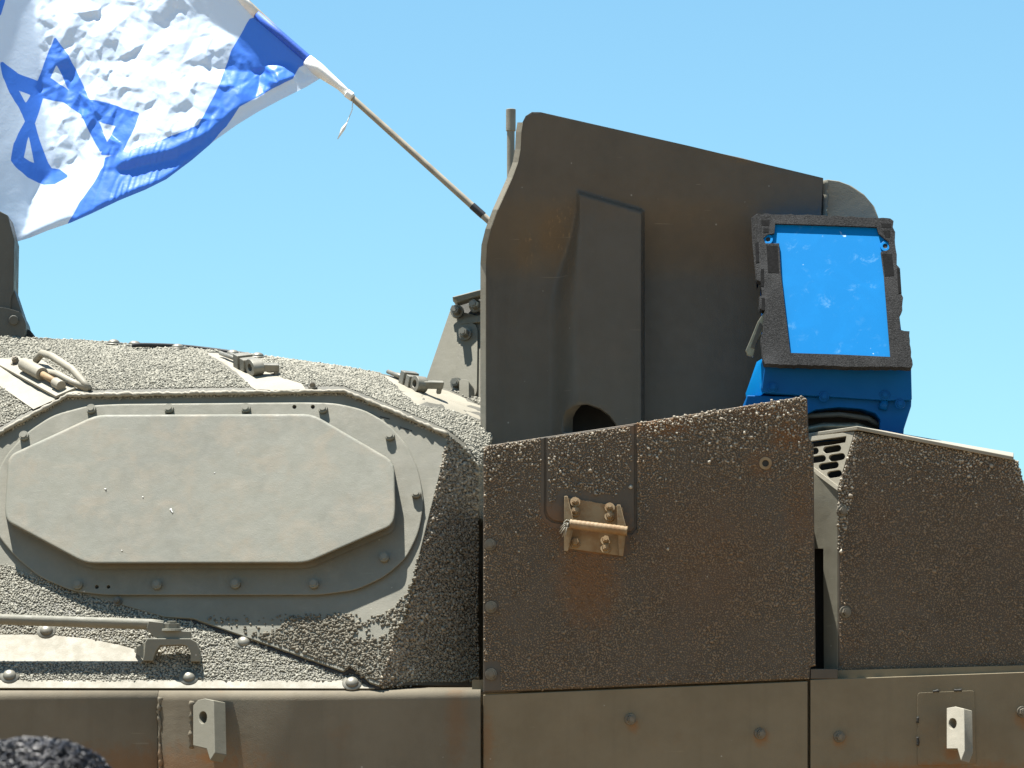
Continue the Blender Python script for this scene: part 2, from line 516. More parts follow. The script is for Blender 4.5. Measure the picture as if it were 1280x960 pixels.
def grit(name, obj, pitch, size, mat, parent, keep=None, excl=(), bald=0.0, raise_=0.40, bald_scale=22, falloff=None, flat=1.0, sig=.25):
    """cover a mesh part's front faces with grains; keep / excl are outlines on its face"""
    me = obj.data
    me.calc_loop_triangles()
    b = np.array(base_of(obj))
    V = np.array([v.co[:] for v in me.vertices]) + b
    T = np.array([t.vertices[:] for t in me.loop_triangles])
    A, B, D = V[T[:, 0]], V[T[:, 1]], V[T[:, 2]]
    N = np.cross(B - A, D - A); ar = np.linalg.norm(N, axis=1) / 2; N /= (2 * ar[:, None] + 1e-12)
    ok = ((N @ -np.array(FWD) > .06) | (N[:, 2] > .6)) & (ar > 1e-7)
    A, B, D, N, ar = A[ok], B[ok], D[ok], N[ok], ar[ok]
    n = int(ar.sum() / pitch ** 2 * 4.0)
    ti = rng.choice(len(ar), n, p=ar / ar.sum())
    r1 = np.sqrt(rng.random(n)); r2 = rng.random(n)
    P = A[ti] * (1 - r1)[:, None] + B[ti] * (r1 * (1 - r2))[:, None] + D[ti] * (r1 * r2)[:, None]
    Nn = N[ti]
    u, v = project(P)
    m = np.ones(n, bool)
    if keep is not None:
        k = np.zeros(n, bool)
        for p in keep: k |= inpoly(u, v, p)
        m &= k
    for p in excl: m &= ~inpoly(u, v, p)
    if bald:
        m &= vnoise(P, bald_scale, 3) + .5 * vnoise(P, bald_scale * 2.7, 4) > -1.2 + bald
    if falloff is not None: m &= rng.random(n) < falloff(u, v)
    P, Nn = P[m], Nn[m]
    cell = np.floor(P / pitch).astype(np.int64)
    key = (cell[:, 0] * 73856093) ^ (cell[:, 1] * 19349663) ^ (cell[:, 2] * 83492791)
    _, idx = np.unique(key, return_index=True)
    P, Nn = P[idx], Nn[idx]
    n = len(P)
    s = size * np.exp(rng.normal(0, sig, n)) * (1 + .18 * vnoise(P, 14, 9))
    # random frame about the normal with some tilt
    t = rng.normal(size=(n, 3)); Nz = Nn + .35 * rng.normal(size=(n, 3)); Nz /= np.linalg.norm(Nz, axis=1)[:, None]
    X = np.cross(t, Nz); X /= np.linalg.norm(X, axis=1)[:, None]; Y = np.cross(Nz, X)
    R = np.stack([X, Y, Nz * flat], 1)                   # rows
    vv = VARIANTS[rng.integers(0, len(VARIANTS), n)] * s[:, None, None]
    W = np.einsum('nij,njk->nik', vv, R) + (P + Nn * (s * raise_)[:, None])[:, None, :] - np.array(base_of(parent))
    Fc = (ICO_F[None] + (np.arange(n) * 12)[:, None, None]).reshape(-1, 3)
    g = bpy.data.meshes.new(name)
    g.vertices.add(n * 12); g.vertices.foreach_set('co', W.astype(np.float32).ravel())
    g.loops.add(len(Fc) * 3); g.loops.foreach_set('vertex_index', Fc.astype(np.int32).ravel())
    g.polygons.add(len(Fc)); g.polygons.foreach_set('loop_start', np.arange(0, len(Fc) * 3, 3, dtype=np.int32))
    g.update(calc_edges=True)
    return link(name, g, mat, parent, kind='stuff')

# ------------------------------------------------------------------ bolts
def bolt_mesh(name, r, h, washer=True, sides=6, dome=False):
    bm = bmesh.new()
    z0 = 0
    if washer:
        bmesh.ops.create_cone(bm, cap_ends=True, segments=18, radius1=r * 1.5, radius2=r * 1.42, depth=h * .3, matrix=Matrix.Translation((0, 0, h * .15)))
        z0 = h * .3
    if dome:
        bmesh.ops.create_uvsphere(bm, u_segments=14, v_segments=8, radius=r, matrix=Matrix.Translation((0, 0, z0)) @ Matrix.Diagonal((1, 1, h / r, 1)))
    else:
        g = bmesh.ops.create_cone(bm, cap_ends=True, segments=sides, radius1=r, radius2=r * .97, depth=h, matrix=Matrix.Translation((0, 0, z0 + h / 2)))
        ed = [e for e in bm.edges if all(abs(v.co.z - z0 - h) < 1e-5 for v in e.verts)]
        bmesh.ops.bevel(bm, geom=ed, offset=r * .30, segments=2, affect='EDGES')
    me = bpy.data.meshes.new(name); bm.to_mesh(me); bm.free()
    if dome or sides > 8:
        for p in me.polygons: p.use_smooth = abs(p.normal.z) < .95 if not dome else True
    return me
B_HEX = bolt_mesh('bolt', .0098, .014)
B_CAP = bolt_mesh('bolt', .0125, .019, washer=False, sides=20)
B_SMALL = bolt_mesh('bolt', .0085, .012, washer=True)
B_DOME = bolt_mesh('rivet', .017, .010, washer=True, dome=True)
B_BIG = bolt_mesh('bolt', .0102, .016)
B_BLUE = bolt_mesh('bolt', .009, .008)
B_NUT = bolt_mesh('bolt', .009, .016, washer=True)

def bolt(P, n, me, mat, parent, name='bolt', spin=None):
    o = bpy.data.objects.new(name, me)
    C.objects.link(o)
    if not me.materials: me.materials.append(mat)
    o.parent = parent
    q = Vector(n).to_track_quat('Z', 'Y')
    o.location = Vector(P) - base_of(parent)
    o.rotation_mode = 'QUATERNION'
    o.rotation_quaternion = q @ Quaternion((0, 0, 1), random.uniform(0, 6.28) if spin is None else spin)
    return o

def bead(name, pts, r, mat, parent, jit=.4):
    """weld bead: a lumpy tube along a line"""
    P = []
    pts = [Vector(p) for p in pts]
    for a, b in zip(pts[:-1], pts[1:]):
        k = max(2, int((b - a).length / (r * 1.3)))
        P += [a.lerp(b, i / k) for i in range(k)]
    P.append(pts[-1])
    rs = [r * (1 + random.uniform(-jit, jit)) for _ in P]
    P = [p + Vector((random.uniform(-1, 1), random.uniform(-1, 1), random.uniform(-1, 1))) * r * .25 for p in P]
    return mesh_obj(name, *tube_geo(P, rs, 8), mat, parent, smooth=True)

# ================================================================== GROUND
bmg = MB()
S = 4000
bmg.add([(-S, -S, 0), (S, -S, 0), (S, S, 0), (-S, S, 0)], [[0, 1, 2, 3]])
bmg.build('ground', M['ground'], kind='structure', fix=False)

# ================================================================== ARMOURED VEHICLE
veh = empty('armoured_vehicle', (0, 0, 0), 'olive brown armoured vehicle with gritty anti slip plates, octagonal bolted cover and tall shield plate', 'armoured vehicle')

# --- upper side panel (middle)
P0 = YP(0.0)
outl = [(604, 560), (608, 557), (795, 529), (1004, 495.5), (1009, 499), (1011, 548), (1017, 555), (1019.5, 832), (1013, 834), (1012, 849), (604, 866)]
panel = plate('side_panel', outl, YP(0.005), .022, M['coat'], veh, bevel=.002)
main_coat = [(605.5, 561), (609, 558.5), (680, 547.5), (680, 640), (683, 648), (690, 653), (700, 655), (783, 668), (790, 668), (796, 661), (796, 530.5), (1003, 497), (1007.5, 500), (1009.5, 549), (1015.5, 556), (1018, 831), (1011, 833), (1010.5, 847), (605.5, 864)]
coat = plate('coating_layer', main_coat, YP(0.0), .005, M['coat'], panel, bevel=.001)
ins = [(683, 547), (792.5, 531), (792.5, 659), (788, 664), (700, 651.5), (692, 650), (686, 645), (683, 638)]
insert = plate('inset_plate', ins, YP(-0.001), .006, M['coat'], panel, bevel=.0012)
bare = [[(699, 618), (786, 632), (788, 690), (780, 697), (700, 688)], circle(957, 579, 10), circle(613, 681, 9), circle(614, 759, 10),
        [(602, 826), (626, 826), (626, 870), (602, 870)]]
grit('grit_coating', coat, .0043, .0020, M['grit_dark'], panel,
     excl=bare + [[(676, 545), (800, 525), (800, 672), (690, 660), (676, 645)]], bald=0)
grit('grit_coating', coat, .0058, .0030, M['grit_dark'], panel, keep=[[(797, 526), (801, 526), (801, 668), (797, 668)]], bald=.4)
grit('grit_coating', insert, .0043, .0020, M['grit_dark'], panel,
     keep=[[(688, 547), (787, 533), (787, 600), (770, 618), (700, 610), (688, 636)]], excl=bare, bald=0)
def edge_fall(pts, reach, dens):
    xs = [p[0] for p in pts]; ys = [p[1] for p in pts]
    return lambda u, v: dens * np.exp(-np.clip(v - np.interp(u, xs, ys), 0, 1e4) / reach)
grit('sparkle_grit', coat, .0052, .0025, M['grit_sparkle'], panel, excl=bare + [[(676, 545), (800, 525), (800, 672), (690, 660), (676, 645)]], raise_=.75, sig=.28,
     falloff=edge_fall([(604, 558), (795, 529), (1008, 496)], 26, .55))  # painted sun sparkle thins out below the top edge
grit('sparkle_grit', insert, .0052, .0025, M['grit_sparkle'], panel, keep=[[(686, 547), (789, 533), (789, 625), (770, 622), (700, 614), (686, 640)]], excl=bare, raise_=.75, sig=.28,
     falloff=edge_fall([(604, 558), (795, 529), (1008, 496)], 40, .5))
for (u, v) in ((613, 681), (614, 759), (614, 843)):
    bolt(onY(u, v, -.001), (-.06, -1, -.01), B_BIG, M['bolt_dark'], panel, spin=.4)
# drain hole with a bare washer ring
ring = plate('hole_washer', circle(957, 579, 8, 18), YP(-.004), .006, M['rusty'], panel, bevel=.001, holes=[circle(957, 579, 4.2, 14)])
plate('hole', circle(957, 579, 4.6, 14), YP(-.001), .002, M['dark'], panel, bevel=0)

# --- rusty step bracket on the panel
bp = plate('step_bracket', rounded([(709, 622), (779, 634), (779, 695), (707, 685)], 3), YP(-.008), .010, M['rusty'], panel, bevel=.002)
def fin(pts):
    # gusset standing off the plate: every outline point has its own stand-off
    fr_ = [onY(u, v, y) for u, v, y in pts]; bk_ = [onY(u, v, -.006) for u, v, y in pts]; n = len(pts)
    mesh_obj('side_lug', fr_ + bk_, [list(range(n)), list(range(n, 2 * n))[::-1]] + [[i, (i + 1) % n, (i + 1) % n + n, i + n] for i in range(n)], M['rusty'], bp, bevel=.0012)
fin([(705.5, 620, -.016), (709.5, 620, -.016), (717, 652, -.058), (716, 664, -.058), (710, 689, -.014), (705, 689, -.014), (705, 655, -.055)])
fin([(771, 631, -.016), (775.5, 631, -.016), (783, 660, -.058), (782, 670, -.058), (779, 695, -.014), (774, 695, -.014), (772, 662, -.055)])
rp = [onY(712 + (784 - 712) * k / 40, 655 + (664 - 655) * k / 40, -.05) for k in range(41)]
mesh_obj('step_bar', *tube_geo(rp, [.0120 + .0004 * math.sin(k * 2.1) for k in range(41)], 14), M['rusty'], bp, smooth=True)
for (u, v) in ((719, 628), (719, 640), (762, 635), (762, 646), (757, 676), (757, 686), (719, 679)):
    bolt(onY(u, v, -.008), (0, -1, .25), B_NUT, M['rusty'], bp)
for k in range(7):
    a = onY(711, 655 + random.uniform(-3, 3), -.055)
    b2 = onY(704 + random.uniform(-5, 5), 662 + random.uniform(-4, 12), -.06 - random.uniform(0, .02))
    mb = MB(); mb.tube([a, a.lerp(b2, .5) + Vector((0, -.008, .004)), b2], .0014, 5); mb.build('wire', M['pale'], bp, smooth=True)
bead('wire_wrap', [onY(709 + 4 * math.cos(k * .9), 655 + 5 * math.sin(k * .9), -.055 - .001 * (k % 5)) for k in range(22)], .0016, M['pale'], bp, .1)

# --- lower skirt plates
low = plate('lower_skirt_plate', [(604, 868.5), (1009.5, 851.5), (1009.5, 1320), (604, 1320)], YP(0.002), .03, M['skirt'], veh, bevel=.002)
for (u, v) in ((788, 899), (950, 917)):
    bolt(onY(u, v, .002), (.15, -1, -.05), B_HEX, M['bolt_dark'], low)
low2 = plate('lower_skirt_plate', [(1013, 849.5), (1420, 835), (1420, 1320), (1013, 1320)], YP(0.004), .03, M['skirt'], veh, bevel=.002)
for (u, v) in ((1049, 921), (1278, 890)):
    bolt(onY(u, v, .004), (.15, -1, -.05), B_HEX, M['bolt_dark'], low2)
plate('backing_plate', rounded([(1147, 866), (1218, 863), (1220, 955), (1147, 957)], 4), YP(.0015), .004, M['skirt'], low2, bevel=.001)
for (a, b) in (((1166, 864), (1174, 863.6)), ((1193, 863), (1202, 862.6)), ((1147, 896), (1147.2, 904)), ((1147.5, 921), (1147.6, 932))):
    bead('weld_tack', [onY(*a, .0015), onY(*b, .0015)], .0032, M['dark'], low2, .2)

def lug(name, pts, hole, y, n, side, mat, parent, th):
    pl = Plane(onY(pts[0][0], pts[0][1], y), n)
    loops = [[pl.at(*p) for p in pts], [pl.at(*p) for p in hole]]
    return mesh_obj(name, *prism_geo(loops, Vector(side).normalized() * th), mat, parent, bevel=.002)
lug('lifting_lug', [(1183, 885), (1194, 883), (1205, 886), (1206, 938), (1201, 951.5), (1196.5, 936), (1183, 936)], circle(1190.5, 904.5, 5, 16, 1.3), -.055, (-.50, -.75, .43), (.62, .70, -.10), M['pale'], low2, .036)

plate('seam_backing', [(590, 850), (1420, 828), (1420, 1310), (590, 1310)], YP(.034), .008, M['skirt'], veh, bevel=0)
# --- front fender with rounded top edge
xl = onY(-260, 870, -.01).x; xr = onY(600.5, 870, -.01).x
def prof(u):
    pts = [onY(u, 1320, -.010), onY(u, 876, -.010)]
    c = onY(u, 873, -.010) + Vector((0, .026, -.004))
    for k in range(7):
        an = math.radians(180 - 15 * k)
        pts.append(c + Vector((0, .026 * math.cos(an), .026 * math.sin(an))))
    return pts
fu = [-260, 40, 196]
mb = MB()
def fender_piece(name, u0, u1):
    mb = MB(); rows = []
    for u in (u0, u1):
        p = prof(u); p.append(p[-1] + Vector((0, .06, .010))); p.append(p[-1] + Vector((0, 0, -.25))); rows.append(p)
    n = len(rows[0]); v = rows[0] + rows[1]
    f = [[i, i + 1, n + i + 1, n + i] for i in range(n - 1)] + [list(range(n)), list(range(n, 2 * n))[::-1]]
    o = mb.add(v, f).build(name, M['fender'], veh)
    for p in o.data.polygons: p.use_smooth = len(p.vertices) == 4 and abs(p.normal.x) < .5
    return o
fen = fender_piece('fender', -260, 197.0); fen2 = fender_piece('fender', 197.6, 600.6)
bead('weld_bead', [onY(200, 872, -.008), onY(198, 890, -.011), onY(200, 905, -.011), onY(199, 925, -.011), onY(200.5, 950, -.011), onY(200, 1000, -.011)], .0045, M['fender'], fen, .55)
lug('lifting_lug', [(241, 882), (247, 875), (256, 873), (267, 875.5), (268.5, 941), (262.5, 951), (258, 936), (241, 932)], circle(253.5, 897, 5, 16, 1.5), -.055, (-.55, -.80, .26), (.66, .66, -.10), M['paint'], fen2, .040)
bead('weld_bead', [onY(240, 876, -.012), onY(239, 935, -.012)], .006, M['fender'], fen2, .5)

# --- sloping deck behind the fender
beta = math.radians(52)
DK = Plane(onY(300, 859, .012), (0, -math.sin(beta), math.cos(beta)))
deck = plate('deck', [(-260, 859.5), (476, 860.6), (474, 859), (440, 843), (300, 740), (-260, 560)], DK, .04, M['grit_base'], veh, bevel=0)
smooth_deck = [(-260, 793), (60, 793), (110, 798), (150, 806), (180, 815), (182, 828), (-260, 827)]
pads = [(12, 845), (58, 789), (236, 847), (440, 854), (305, 803)]
grit('grit_coating', deck, .0050, .0029, M['grit_pale'], deck, keep=[[(-260, 560), (620, 800), (620, 859), (440, 851.5), (-260, 851.5)]],
     excl=[smooth_deck] + [circle(u, v, 11, 12, .6) for u, v in pads] + [[(218, 846), (250, 846), (256, 858), (214, 858)], [(-5, 846), (25, 846), (34, 858), (-10, 858)]], bald=.06)
plate('bare_edge', [(-260, 850), (436, 850), (470, 859), (470, 860.5), (-260, 859.3)], DK.off(.002), .004, M['pale'], deck, bevel=.001)
plate('bare_strip', smooth_deck, DK.off(.002), .004, M['pale'], deck, bevel=.001)
for u, v in pads: bolt(DK.at(u, v, .001), DK.n, B_DOME, M['bolt'], deck, 'rivet')

# grab rail and its clamp
yr = DK.at(100, 829).y - .01
rail_pts = [onY(-260, 762, yr), onY(-20, 773.5, yr), onY(190, 780.5, yr), onY(204, 781.5, yr)]
rail = mesh_obj('grab_rail', *tube_geo(rail_pts, [.0135, .0135, .0135, .012], 16), M['cheek'], veh, smooth=True)
z1 = onY(215, 796, yr)
tabp = [onY(186, 776, yr - .016), onY(204, 778, yr - .016), onY(206, 787, yr - .016), onY(238, 789, yr - .016), onY(238, 798, yr - .016), onY(200, 799, yr - .016), onY(190, 794, yr - .016), onY(183, 786, yr - .016)]
mesh_obj('rail_tab', *prism_geo([tabp], Vector((0, .035, 0))), M['cheek'], rail, bevel=.002)
strap = [(178, 826), (180, 818), (181, 803), (184, 798), (238, 798), (245, 802), (249, 812), (250, 827), (238, 827), (238, 815), (234, 808), (226, 806), (200, 807), (196, 812), (192, 822), (191, 826)]
mesh_obj('rail_clamp', *prism_geo([[onY(u, v, yr - .025) for u, v in strap]], Vector((0, .05, .0))), M['cheek'], rail, bevel=.002)
gus = [onY(168, 812, yr + .02), onY(181, 803, yr - .02), onY(181, 826, yr - .02), onY(168, 815, yr + .02)]
mesh_obj('clamp_gusset', *prism_geo([gus], Vector((.004, .01, 0))), M['cheek'], rail)
bolt(onY(215, 788, yr), (0, -.1, 1), bolt_mesh('bolt', .020, .018), M['cheek'], rail)

# --- turret cheek: leaning armour face
tt = math.radians(22)
yA = DK.at(430, 838).y - .020
CH = None
for k in range(400):                                    # turn the cheek until its lower left also meets the deck
    nx = .1 - k * .001
    CH = Plane(onY(430, 838, yA), (nx, -math.cos(tt), math.sin(tt)))
    if CH.at(205, 771).y >= DK.at(205, 771).y - .009: break
cheek_outline = [(-260, 640), (-60, 575), (0, 542), (85, 496.5), (430, 491), (561, 547), (505, 770), (488, 806), (474, 857), (462, 853), (446, 838), (438, 832), (429, 839), (241, 773), (205, 771), (0, 713), (-260, 640 - 5)]
cheek_outline = cheek_outline[:-1] + [(-260, 650)]
cheek = plate('turret_cheek', cheek_outline, CH, .12, M['cheek'], veh, bevel=.002)
def cheek_fall(u, v):
    P_ = np.stack([u, v], 1)
    nz = vnoise(P_, .035, 5) + .6 * vnoise(P_, .09, 6)
    lo = np.interp(u, [235, 330, 360, 400, 440, 460, 480, 505, 565], [800, 790, 775, 768, 772, 778, 770, 752, 548])    # where the grit begins
    d = v - lo + 9 * nz
    bare_ = np.exp(-((u - 466 - (790 - v) * .9) / 26) ** 2 - ((v - 790) / 13) ** 2)
    return np.clip(d / 16, 0, 1) * np.clip(1 - 1.5 * bare_, 0, 1) * np.where((u < 345) & (nz < .1), .25, 1)
grit('grit_coating', cheek, .0058, .0035, M['grit_cheek'], cheek, keep=[[(236, 765), (480, 740), (505, 720), (561, 547), (505, 772), (476, 853), (455, 846), (428, 834), (330, 800), (243, 771)]], falloff=cheek_fall)
grit('grit_coating', cheek, .0075, .0028, M['grit_cheek'], cheek, keep=[[(240, 770), (440, 766), (470, 790), (470, 845), (428, 834), (330, 800)]], falloff=lambda u, v: np.full(u.shape, .10))
bead('gap_shade_strip', [CH.at(u, v + 3.2, -.016) for u, v in ((205, 771), (241, 773), (330, 806), (429, 840.5), (438, 833.5), (446, 840), (462, 854.5), (474, 857.5))], .009, M['rubber_gap_shade'], cheek, .12)  # dark strip painted in for the shaded gap above the deck
# ring frame
ringo = [(-14, 640), (-8, 600), (8, 568), (34, 540), (66, 519), (110, 507), (150, 505), (385, 503), (420, 504), (455, 512), (485, 529), (509, 556), (524, 590), (530, 628), (524, 665), (508, 698), (480, 722), (445, 738), (400, 744), (130, 744), (90, 739), (50, 722), (18, 695), (-4, 668)]
hh = [circle(368, 508.5, 2.7, 10), circle(391, 508.5, 2.7, 10), circle(121, 733.5, 2.6, 10), circle(135.5, 733.5, 2.4, 10)]
ringp = chamfer_plate('hatch_ring', rounded(ringo, 12, 3), CH.off(.012), .016, M['cheek'], cheek, .004, holes=hh)
for h_ in hh:
    plate('hole', h_, CH.off(.0015), .001, M['dark'], cheek, bevel=0)
cov = rounded([(121, 518.5), (391, 517.5), (493, 577), (494.5, 640), (491, 657), (383, 704), (107, 704.5), (9, 652), (6, 640), (10, 575), (16, 567)], 12, 3)
cover = chamfer_plate('hatch_cover', cov, CH.off(.062), .048, M['cover'], veh, .006)
for (u, v) in ((31, 547), (115, 513.5), (212, 513), (308, 512.5), (404.5, 513), (488, 547), (521, 619), (481, 699), (393, 732), (295, 732), (197, 733), (98, 733)):
    bolt(CH.at(u, v, .010), CH.n, B_CAP, M['cheek'], ringp)
for (u, v, du, dv, r_) in ((213, 636, 3, 5, .0022), (131, 611, 1.5, 1, .0016), (178, 621, 1, .6, .0014), (152, 688, 1, .6, .0012), (268, 591, .8, .5, .0012)):
    bead('paint_chip', [CH.at(u, v, .0625), CH.at(u + du, v + dv, .0625)], r_, M['white'], cover, .5)
bolt(CH.at(147, 752, .001), CH.n, B_SMALL, M['bolt_dark'], cheek)
for (a, b) in (((475, 520), (487, 523)), ((500, 533), (515, 538))):
    plate('scratch', [a, b, (b[0], b[1] + 1.2), (a[0], a[1] + 1.2)], CH.off(.0012), .001, M['dark'], cheek, bevel=0)

# --- turned edge facet of the cheek (in shade, fully gritted)
Pa = CH.at(561, 547); Pb = CH.at(488, 806)
best = None
for k in range(60):
    yy = .03 + k * .006
    pl = plane3(Pa, Pb, onY(598, 700, yy))
    s_ = SUN.dot(pl.n)
    if best is None or abs(s_ + .03) < abs(best[0] + .03): best = (s_, pl)
FC = best[1]
facet = plate('turret_edge', [(561, 547), (580, 560), (597.5, 582), (597.5, 858), (520, 857), (474.5, 857), (488.5, 806), (505.5, 770)], FC, .10, M['coat'], veh, bevel=.003)
grit('grit_coating', facet, .0048, .0029, M['grit_olive'], facet, excl=[[(470, 852), (600, 852), (600, 862), (470, 862)]])
grit('sparkle_grit', facet, .0062, .0030, M['grit_sparkle'], facet, raise_=.6, sig=.3, falloff=lambda u, v: .75 * np.exp(-np.clip(u - np.interp(v, [547, 770, 806, 857], [561, 506, 488, 475]), 0, 900) / 17))

# --- turret roof: gently sloping gritted top
fr = [(-260, 655), (-60, 574), (0, 540), (84, 494), (250, 491), (430, 488.5), (500, 517), (560, 543), (582, 560), (597.5, 582)]
bk = [(-260, 428), (-60, 420), (0, 421), (90, 425), (220, 434), (340, 447), (430, 459), (500, 471), (560, 487), (640, 508)]
rv = []; NS = 10
for (a, b) in zip(fr, bk):
    pa = CH.at(a[0], a[1], .008)
    if a[0] > 561: pa = FC.at(a[0], a[1], .008)
    pb = onY(b[0], b[1], pa.y + .52)
    for k in range(NS):
        t_ = k / (NS - 1)
        p = pa.lerp(pb, t_); p.z += .018 * math.sin(math.pi * t_)
        rv.append(p)
    rv.append(pb + Vector((0, .9, -.02)))
    rv.append(pb + Vector((0, .9, -.30)))
    rv.append(pa + Vector((0, .10, -.12)))
    rv.append(pa + Vector((0, .006, -.010)))
R_ = NS + 4
rf = []
for i in range(len(fr) - 1):
    for k in range(R_):
        k2 = (k + 1) % R_
        rf.append([i * R_ + k, i * R_ + k2, (i + 1) * R_ + k2, (i + 1) * R_ + k])
rf += [list(range(R_)), [(len(fr) - 1) * R_ + k for k in range(R_)]]
roof = mesh_obj('turret_roof', rv, rf, M['grit_base'], veh)
strips = [[(-60, 447), (0, 448), (52, 450), (112, 491), (86, 496), (42, 512), (0, 483), (-60, 460)],
          [(256, 441), (286, 440), (300, 452), (350, 472), (378, 480), (382, 491), (340, 491), (318, 487)],
          [(474, 466), (502, 468), (560, 486), (605, 509), (605, 531), (586, 521), (560, 512), (520, 507), (500, 490)]]
lip = [[(a[0], a[1]) for a in fr] + [(a[0] - 1, a[1] - 6) for a in reversed(fr)]]
grit('grit_coating', roof, .0050, .0029, M['grit_pale'], roof, excl=strips + lip, bald=.04)
from mathutils.bvhtree import BVHTree
def bvh(o):
    b = base_of(o.parent)
    return BVHTree.FromPolygons([v.co + b for v in o.data.vertices], [list(p.vertices) for p in o.data.polygons])
RB = bvh(roof)
def onroof(u, v, off=0.0):
    h = RB.ray_cast(CAM, ray(u, v).normalized())
    n = h[1] if h[1].z > 0 else -h[1]
    return h[0] + n * off
def roof_patch(name, poly, off, mat):
    us = np.array([p[0] for p in poly]); vs = np.array([p[1] for p in poly])
    pts = [tuple(p) for p in poly]
    for uu in np.arange(us.min() + 6, us.max(), 9):
        for vvv in np.arange(vs.min() + 3, vs.max(), 5):
            if poly_sdf(np.array([uu]), np.array([vvv]), poly)[0] < -3: pts.append((uu, vvv))
    n = len(poly)
    res = delaunay_2d_cdt([Vector(p) for p in pts], [(i, (i + 1) % n) for i in range(n)], [], 1, 1e-4)
    V3 = []
    for q in res[0]:
        h = RB.ray_cast(CAM, ray(q[0], q[1]).normalized())
        if h[0] is None:
            h = (onY(q[0], q[1], .7), Vector((0, 0, 1)))
        V3.append(h[0] + (h[1] if h[1].z > 0 else -h[1]) * off)
    return mesh_obj(name, V3, [list(f) for f in res[2]], mat, roof, smooth=True)
for s_ in strips:
    pl_ = [(u, max(v, np.interp(u, [b[0] for b in bk], [b[1] for b in bk]) + 2.5)) for u, v in s_]
    pl_ = [(u, min(v, np.interp(u, [b[0] for b in fr], [b[1] for b in fr]) - 1.5)) for u, v in pl_]
    roof_patch('bare_strip', pl_, .0015, M['pale'])
bead('weld_bead', [CH.at(u, v + .5, .010) for u, v in fr[1:8]], .006, M['pale'], roof, .35)

# roof clamps (two alike), built along a direction on the roof
def frame_at(u, v, u2, v2):
    o = onroof(u, v); p = onroof(u2, v2)
    x = (p - o).normalized()
    h = RB.ray_cast(CAM, ray((u + u2) / 2, (v + v2) / 2).normalized())
    n = h[1] if h[1].z > 0 else -h[1]
    n = (n - x * n.dot(x)).normalized()
    return o, x, n.cross(x), n, (p - o).length
def toggle(u, v, u2, v2):
    o, x, y, z, L = frame_at(u, v, u2, v2)
    # the clamp stands about 4 cm high on the strip
    def pt(a, b, c): return o + x * a * L + y * b + z * c
    mb = MB()
    mb.tube([pt(.0, .0, .012), pt(.42, 0, .020)], .006, 8)
    mb.tube([pt(.05, .022, .010), pt(.40, .02, .018)], .006, 8)
    root = mb.build('toggle_clamp', M['bolt'], roof, smooth=True)
    mb = MB(); mb.box(pt(.48, 0, .022), x * .05 * L, y * .022, z * .020); mb.box(pt(.60, 0, .022), x * .045 * L, y * .020, z * .016)
    mb.build('clamp_block', M['bolt'], root, bevel=.002)
    mb = MB(); c = pt(.74, -.016, .024)
    loops = [[c + x * (.10 * L * math.cos(a)) + z * (.022 * math.sin(a)) for a in [k * math.pi / 8 for k in range(16)]],
             [c + x * (.045 * L * math.cos(a)) + z * (.010 * math.sin(a)) for a in [k * math.pi / 8 for k in range(16)]]]
    mb.prism(loops, y * .03); mb.build('clamp_eye', M['bolt'], root, bevel=.0015)
    # nose turned across the strip
    e = pt(.78, 0, .026)
    sx = Vector((1, .15, 0)).normalized()
    mb = MB(); mb.box(e + sx * .028, sx * .030, sx.cross(z) * .012, z * .010); mb.box(e + sx * .050 - z * .012, sx * .006, sx.cross(z) * .010, z * .012)
    mb.build('clamp_hook', M['bolt'], root, bevel=.003)
    return root
toggle(276, 447, 335, 478); toggle(484, 470, 536, 499)

# spring handle in the left bare strip
o_, x_, y_, z_, L_ = frame_at(14, 455, 78, 490)
def hp(a, b, c): return o_ + x_ * a * L_ + y_ * b + z_ * c
mb = MB(); mb.box(hp(.5, 0, .004), x_ * .58 * L_, y_ * .03, z_ * .004)
hnd = mb.build('handle_base', M['pale'], roof, bevel=.002)
mesh_obj('latch_barrel', *tube_geo([hp(.30, 0, .024), hp(.66, 0, .024)], .018, 16), M['pale'], hnd, bevel=.002)
mesh_obj('latch_plunger', *tube_geo([hp(.62, 0, .024), hp(.95, 0, .022)], .009, 12), M['rusty'], hnd, smooth=True)
mesh_obj('plunger_stop', *tube_geo([hp(.90, 0, .020), hp(1.02, 0, .019)], .014, 12), M['pale'], hnd, bevel=.002)
hp_pts = [onroof(46, 456, .012), onroof(56, 456, .034), onroof(70, 463, .042), onroof(92, 478, .036), onroof(106, 487, .018), onroof(112, 489, .004)]
mesh_obj('handle_bar', *tube_geo(hp_pts, .010, 10), M['pale'], hnd, smooth=True)
hp_pts = [onroof(60, 470, .012), onroof(76, 478, .026), onroof(92, 486, .018), onroof(110, 489, .006)]
mesh_obj('handle_bar', *tube_geo(hp_pts, .009, 10), M['pale'], hnd, smooth=True)
bolt(onroof(21, 458, .008), z_, B_BIG, M['bolt_dark'], hnd)

# dark roof hatch rim on the ridge with dome rivets
rim = []
for k in range(24):
    u = 166 + (352 - 166) * k / 23
    vr = np.interp(u, [b[0] for b in bk], [b[1] for b in bk])
    arc = 3.4 * math.sin(math.pi * min(1, k / 20)) ** .6
    rim.append(onY(u, vr + 1.5 - arc, .80 + .10 * math.sin(k / 23 * math.pi)))
mesh_obj('hatch_rim', *tube_geo(rim, .006, 8), M['rubber_gap_shade'], roof, smooth=True)
for (u, v) in ((168, 429), (222, 434), (291, 442), (322, 447), (142, 429), (500, 470), (520, 475)):
    vr = np.interp(u, [b[0] for b in bk], [b[1] for b in bk])
    bolt(onroof(u, vr + 2.2, .002), (0, -.2, 1), B_DOME, M['pale'], roof, 'rivet')
bolt(onroof(391, 486, .002), (0, -.3, 1), B_SMALL, M['bolt_dark'], roof)

